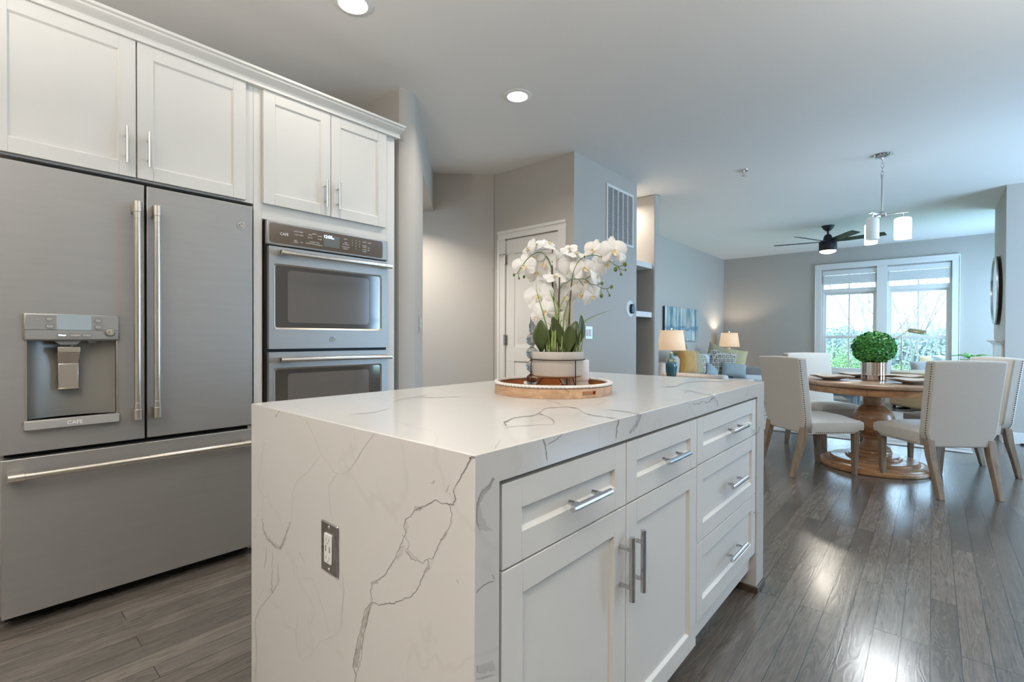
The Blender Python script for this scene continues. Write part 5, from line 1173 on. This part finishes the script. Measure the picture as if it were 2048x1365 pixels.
# mirror and mantel on the chimney breast
mi = T('round_mirror', 'round mirror in a thin dark frame on the chimney breast, seen edge-on', 'mirror', (.58, 8.03, 1.68))
def xl(prof, cx, cy, cz, seg=64):
    mb = MB(); vs = [(cx-h, cy+r*math.cos(2*PI*k/seg), cz+r*math.sin(2*PI*k/seg)) for r, h in prof for k in range(seg)]
    n_ = len(prof); return mb.add(vs, [(i*seg+k, i*seg+(k+1) % seg, (i+1)*seg+(k+1) % seg, (i+1)*seg+k) for i in range(n_-1) for k in range(seg)])
xl([(.0, .0), (.385, .0), (.40, .004), (.402, .030)], .579, 8.03, 1.68).build('frame', BRONZE, mi, ang=40)
xl([(.402, .030), (.402, .040), (.396, .045), (.388, .045), (.385, .030)], .579, 8.03, 1.68).build('front_rim', NICKEL, mi, ang=40, label='silver front rim')
xl([(.0001, .034), (.386, .034)], .579, 8.03, 1.68).build('glass', MIRR, mi)
mt = T('fireplace_mantel', 'white mantel shelf under the round mirror', 'mantel', (.58, 8.0, 0))
mb = MB(); mb.box(.505, .5795, 7.42, 8.54, 1.085, 1.105); mb.box(.52, .5795, 7.43, 8.53, 1.068, 1.085); mb.box(.545, .5795, 7.44, 8.52, 1.05, 1.068); mb.build('shelf', TRIM, mt, bevel=.003)
for a, b in ((7.46, 7.60), (8.36, 8.50)): B(.562, .5795, a, b, 0, 1.05).build('pilaster', TRIM, mt, bevel=.003)
B(.566, .5795, 7.60, 8.36, .86, 1.05).build('frieze', TRIM, mt); B(.572, .5795, 7.60, 8.36, 0, .86).build('firebox', BLACK, mt, label='black firebox')

# ================================================================== ceiling fittings
for u, v, lab in ((1035, 192, 'round recessed ceiling light above the middle of the island'), (706, 6, 'round recessed ceiling light cut by the top edge of the picture')):
    x, y, _ = onZ(u, v, CH); t = T('recessed_light', lab, 'ceiling light', (x, y, CH), 0, 'recessed kitchen downlights')
    MB().lathe([(.066, -.0005), (.066, -.006), (.072, -.009), (.096, -.004), (.098, -.0005)], (x, y, CH), 48).build('trim_ring', TRIM, t)
    MB().lathe([(.0, -.004), (.067, -.004), (.067, -.0006), (0, -.0006)], (x, y, CH), 40).build('lens', BULB, t, label='glowing lens')
    area('downlight', (x, y, CH-.012), (.13, .13), 9 if u > 800 else 2.5, WARM, (0, 0, 0), 'DISK', 2.6)
# downlights added out of view to even the light over kitchen and hall
for x, y, e in ((.4, 1.3, 3), (.3, -1.2, 20), (-1.9, -1.4, 8), (-3.55, 2.55, 14)):
    zc_ = CH if x > -3.3 else 2.37
    t = T('recessed_light', 'recessed ceiling light added as fill outside the picture', 'ceiling light', (x, y, zc_), 0, 'added downlights out of view')
    MB().lathe([(.066, -.0005), (.072, -.009), (.096, -.004), (.098, -.0005)], (x, y, zc_), 32).build('trim_ring', TRIM, t)
    area('downlight', (x, y, zc_-.012), (.13, .13), e, WARM, (0, 0, 0), 'DISK', 2.4)
t = T('recessed_light', 'small downlight inside the lit niche', 'ceiling light', (-2.75, 4.97, CH))
MB().lathe([(.04, -.0005), (.045, -.006), (.06, -.004), (.06, -.0005)], (-2.75, 4.97, CH), 32).build('trim_ring', TRIM, t)
area('downlight', (-2.75, 4.97, CH-.10), (.08, .08), 6, (1, .9, .8), (0, 0, 0), 'DISK')
for x, y in ((-.75, -.95), (1.35, 2.2), (2.1, 6.6)):  # stands made up to carry the added ceiling fill lights
    t = T('added_fill_uplight', 'added fill uplight on a stand outside the picture', 'floor lamp', (x, y, 0), 0, 'added fill uplights out of view')
    MB().lathe([(0, 0), (.14, 0), (.14, .02), (.02, .03), (0, .03)], (x, y, 0), 30).build('base', BLKMET, t)
    MB().tube([(x, y, .03), (x, y, 1.76)], .012, 10).build('pole', BLKMET, t)
    MB().lathe([(0, 1.76), (.05, 1.77), (.16, 1.85), (.17, 1.88), (.165, 1.88), (.15, 1.85), (.04, 1.78), (0, 1.78)], (x, y, 0), 36).build('bowl', BLKMET, t)
# sprinkler head
x, y, _ = onZ(1487, 341, CH); t = T('sprinkler_head', 'small fire sprinkler head on the ceiling', 'sprinkler', (x, y, CH))
MB().lathe([(0, -.0005), (.045, -.0005), (.043, -.006), (.018, -.009), (0, -.009)], (x, y, CH), 28).build('escutcheon', NICKEL, t)
mb = MB(); mb.tube([(x, y, CH-.008), (x, y, CH-.028)], .009, 10)
for s in (-1, 1): mb.tube([(x+s*.009, y, CH-.02), (x+s*.013, y, CH-.035), (x+s*.003, y, CH-.05)], .0025, 6)
mb.lathe([(0, -.052), (.018, -.052), (.018, -.0545), (0, -.0545)], (x, y, CH), 18); mb.build('head', STEEL, t)
# chandelier
hx, hy, _ = onZ(1765, 310, CH); ch_ = T('chandelier', 'chrome chandelier with glowing oval glass shades above the dining table', 'chandelier', (hx, hy, CH))
MB().lathe([(0, -.0005), (.070, -.0005), (.073, -.006), (.066, -.014), (.03, -.020), (.014, -.03), (.010, -.045), (0, -.045)], (hx, hy, CH), 48).build('canopy', CHROME, ch_)
mb = MB()
for k in range(4):
    zc_ = 2.69-.036*k; pts = []
    for i in range(14):
        a = 2*PI*i/14; w_, h_ = .011*math.cos(a), .022*math.sin(a)
        pts.append((hx+(w_ if k % 2 else 0), hy+(0 if k % 2 else w_), zc_+h_))
    mb.tube(pts, .0022, 6, closed=True)
mb.build('chain', NICKEL, ch_)
mb = MB(); mb.tube([(hx, hy, 2.565), (hx, hy, 2.23)], .0085, 14); mb.tube([(hx, hy, 2.575), (hx, hy, 2.545)], .012, 14); mb.build('stem', NICKEL, ch_)
MB().lathe([(0, .03), (.018, .03), (.02, .02), (.036, .015), (.038, .0), (.036, -.01), (.016, -.016), (0, -.02)], (hx, hy, 2.215), 28).build('hub', CHROME, ch_)
for k, dg in enumerate((4, 127, 247)):
    a = math.radians(dg); e = Vector((math.cos(a), math.sin(a), 0)); c_ = Vector((hx, hy, 2.215)); tip = c_+e*.19
    R_ = Matrix((e, UP.cross(e), UP)).transposed()
    arm = MB(); arm.obox(c_+e*.10, (.09, .011, .005), R_); ao = arm.build('arm', CHROME, ch_, bevel=.002)
    s_ = c_+e*.145; MB().tube([s_+UP*-.003, s_-UP*.03], .006, 10).build('socket', CHROME, ao)
    mb = MB(); pr = [(0, -.045), (.045, -.045), (.058, -.052), (.061, -.062), (.061, -.225), (.058, -.232), (.0, -.232)]
    vs = []; sg = 40
    for r, z in pr:
        for q in range(sg): b = 2*PI*q/sg; vs.append(s_+e*max(r, 1e-5)*math.cos(b)*1.0+UP.cross(e)*max(r, 1e-5)*.72*math.sin(b)+UP*z)
    mb.add(vs, [(i*sg+q, i*sg+(q+1) % sg, (i+1)*sg+(q+1) % sg, (i+1)*sg+q) for i in range(len(pr)-1) for q in range(sg)])
    mb.build('glass_shade', SHADEG if dg == 247 else SHADEW, ch_, ang=50, label='opal glass shade with grey shading painted in' if dg == 247 else None)
    if dg != 247: area('chandelier_bulb', s_-UP*.24, (.1, .1), 5, (.95, .98, 1), (0, 0, 0), 'DISK')
# ceiling fan
cf = T('ceiling_fan', 'black ceiling fan with a lit dome in the living room', 'ceiling fan', (-1.16, 8.306, CH)); FCx, FCy = -1.16, 8.306
MB().lathe([(0, -.0005), (.078, -.0005), (.078, -.012), (.06, -.045), (.03, -.075), (0, -.078)], (FCx, FCy, CH), 40).build('canopy', BLKMET, cf)
MB().tube([(FCx, FCy, 2.68), (FCx, FCy, 2.60)], .014, 14).build('downrod', BLKMET, cf)
MB().lathe([(0, .085), (.036, .085), (.05, .06), (.064, .0), (.085, -.005), (.108, -.012), (.112, -.03), (.112, -.14), (.106, -.148), (0, -.148)], (FCx, FCy, 2.535), 48).build('motor_housing', BLKMET, cf, ang=40)
MB().lathe([(.105, -.148), (.100, -.163), (.078, -.178), (.045, -.188), (0, -.196)], (FCx, FCy, 2.535), 40).build('light_dome', emis('fan_dome', (1, .88, .68), 2.6), cf, label='lit warm dome')
area('fan_lamp', (FCx, FCy, 2.33), (.2, .2), 10, (1, .9, .76), (0, 0, 0), 'DISK')
for dg in (-168, -113, -55, -12, 92):
    a = math.radians(dg); e = Vector((math.cos(a), math.sin(a), 0)); s_ = Vector((-math.sin(a), math.cos(a), 0))
    pit = math.radians(14); up_ = (UP*math.cos(pit)+s_*math.sin(pit)); sd = (s_*math.cos(pit)-UP*math.sin(pit)); c_ = Vector((FCx, FCy, 2.52))
    P_ = [(.10, -.032), (.22, -.055), (.62, -.062), (.69, -.055), (.69, .05), (.62, .058), (.22, .05), (.10, .032)]
    vs = [c_+e*x+sd*y+up_*z for z in (-.003, .003) for x, y in P_]; n_ = len(P_)
    b = MB().add(vs, [tuple(range(n_)), tuple(range(2*n_-1, n_-1, -1))]+[(i, (i+1) % n_, n_+(i+1) % n_, n_+i) for i in range(n_)]).build('blade', BLKMET, cf)

# ================================================================== outside the big window
struct('ground_outside', B(-14, 16, 10.7, 40, -.5, -.30), GRASSO)
def bush(name, x, y, z0, rx, ry, rz, n, s, m, lab, cat='shrub', seed=1):
    rr = random.Random(seed); mb = MB(); c = Vector((x, y, z0+rz)); 
    for k in range(n):
        z = rr.uniform(-1, 1); a = rr.uniform(0, 2*PI); q_ = math.sqrt(1-z*z); d_ = Vector((q_*math.cos(a), q_*math.sin(a), z)); r = rr.uniform(.35, 1.0)
        p_ = c+Vector((d_.x*rx*r, d_.y*ry*r, d_.z*rz*r)); small_leaf(mb, p_, d_+Vector((rr.uniform(-.5, .5), rr.uniform(-.5, .5), rr.uniform(-.3, .6))), rr.uniform(.6, 1.3)*s, rr, .7)
    t = T(name, lab, cat, (x, y, z0)); mb.build('foliage', m, t, ang=60, merge=False)
    mb = MB(); 
    for k in range(5): a = k*1.3; mb.tube([(x, y, z0), (x+rx*.5*math.cos(a), y+ry*.5*math.sin(a), z0+rz*1.4)], [.03, .01], 6)
    mb.build('stem', BARK, t); return t
x, y, z = onY(1682, 715, 12.6); bush('shrub', x, y, -.3, .75, .5, .66, 3800, .04, SHRUB, 'bright green shrub outside the left window pane', seed=4)
x, y, z = onY(1760, 730, 13.4); bush('shrub', x+.3, y, -.3, .6, .5, .42, 1800, .045, SHRUB, 'green shrub outside behind the boxwood ball', seed=5)
x, y, z = onY(1840, 720, 15.0); bush('shrub', x, y, -.3, 1.3, .6, .40, 3000, .055, SHRUB, 'low green planting outside the right window pane', seed=6)
hd = MB(); rr = random.Random(9)
for k in range(9000):
    px_ = rr.uniform(-5.2, 4.6); zz = rr.uniform(-.3, 1.35+.12*math.sin(px_*2.1)); small_leaf(hd, Vector((px_, 19+rr.uniform(-.3, .3)-zz*.2, zz)), Vector((rr.uniform(-.5, .5), -1, rr.uniform(-.2, .8))), rr.uniform(.07, .13), rr, .8)
h = hd.build('ivy_bank', HEDGE, None, merge=False); tag(h, 'grey-green ivy bank across the view outside the window', 'hedge', kind='stuff')
struct('terrain_bank', B(-7, 7, 19.3, 22, -.3, 1.30), HEDGE)
w_ = B(-1.0, 6, 22.2, 22.5, -.3, 1.72).build('retaining_wall', BRICK, None); tag(w_, 'pale brick retaining wall far outside the right pane', 'wall')
hs = T('neighbour_house', 'pale neighbouring house seen through the right window', 'house', (2.6, 32, -.3))
hb = MB(); hb.box(.9, 9, 30, 36, -.3, 6.2); hb.build('wall', HOUSE, hs)
for x in (1.6, 3.2, 4.8):
    for z in (3.3,): B(x, x+.9, 29.93, 30.01, z, z+1.3).build('window', mat('far_window_glass', (.32, .40, .46), .2) if x == 1.6 else bpy.data.materials['far_window_glass'], hs)
B(.7, 9.2, 29.7, 30.0, 6.2, 6.4).build('roof_edge', TRIM, hs)
# bare multi-stemmed trees
def bare_tree(u, v, yy, lab, seed, H=3.6, nst=6, lean=.0):
    rr = random.Random(seed); x, y, z = onY(u, v, yy); t = T('bare_tree', lab, 'tree', (x, y, -.3)); mb = MB()
    def grow(p, d, L, r, dep):
        pts = [p]; 
        for k in range(5): d = (d+Vector((rr.uniform(-.10, .10), rr.uniform(-.10, .10), rr.uniform(-.02, .08)))).normalized(); p = p+d*L/5; pts.append(p)
        mb.tube(pts, [r*(1-.13*i) for i in range(6)], 5)
        if dep > 0:
            for k in range(3 if dep > 1 else 4):
                q_ = pts[rr.randint(1, 5)]; d2 = (d+Vector((rr.uniform(-.7, .7), rr.uniform(-.5, .5), rr.uniform(-.1, .5)))).normalized(); grow(q_, d2, L*rr.uniform(.4, .7), r*.5, dep-1)
    for k in range(nst):
        a = 2*PI*k/nst+rr.uniform(-.3, .3); grow(Vector((x+.05*math.cos(a), y+.05*math.sin(a), -.3)), Vector((.42*math.cos(a)+lean, .25*math.sin(a), 1)).normalized(), H*rr.uniform(.7, 1), .019, 3)
    mb.build('trunk_and_branches', BARK, t, merge=False)
bare_tree(1790, 700, 13.2, 'bare multi-stemmed crepe myrtle outside the middle of the window', 21)
bare_tree(1728, 700, 16.5, 'bare thin tree outside behind the window post', 33, H=3.2, nst=4)
bare_tree(1665, 700, 17.0, 'sparse bare tree outside the left window pane', 45, H=3.4, nst=4)
bare_tree(1900, 700, 15.5, 'bare tree outside the right edge of the window', 57, H=3.6, nst=4, lean=-.2)
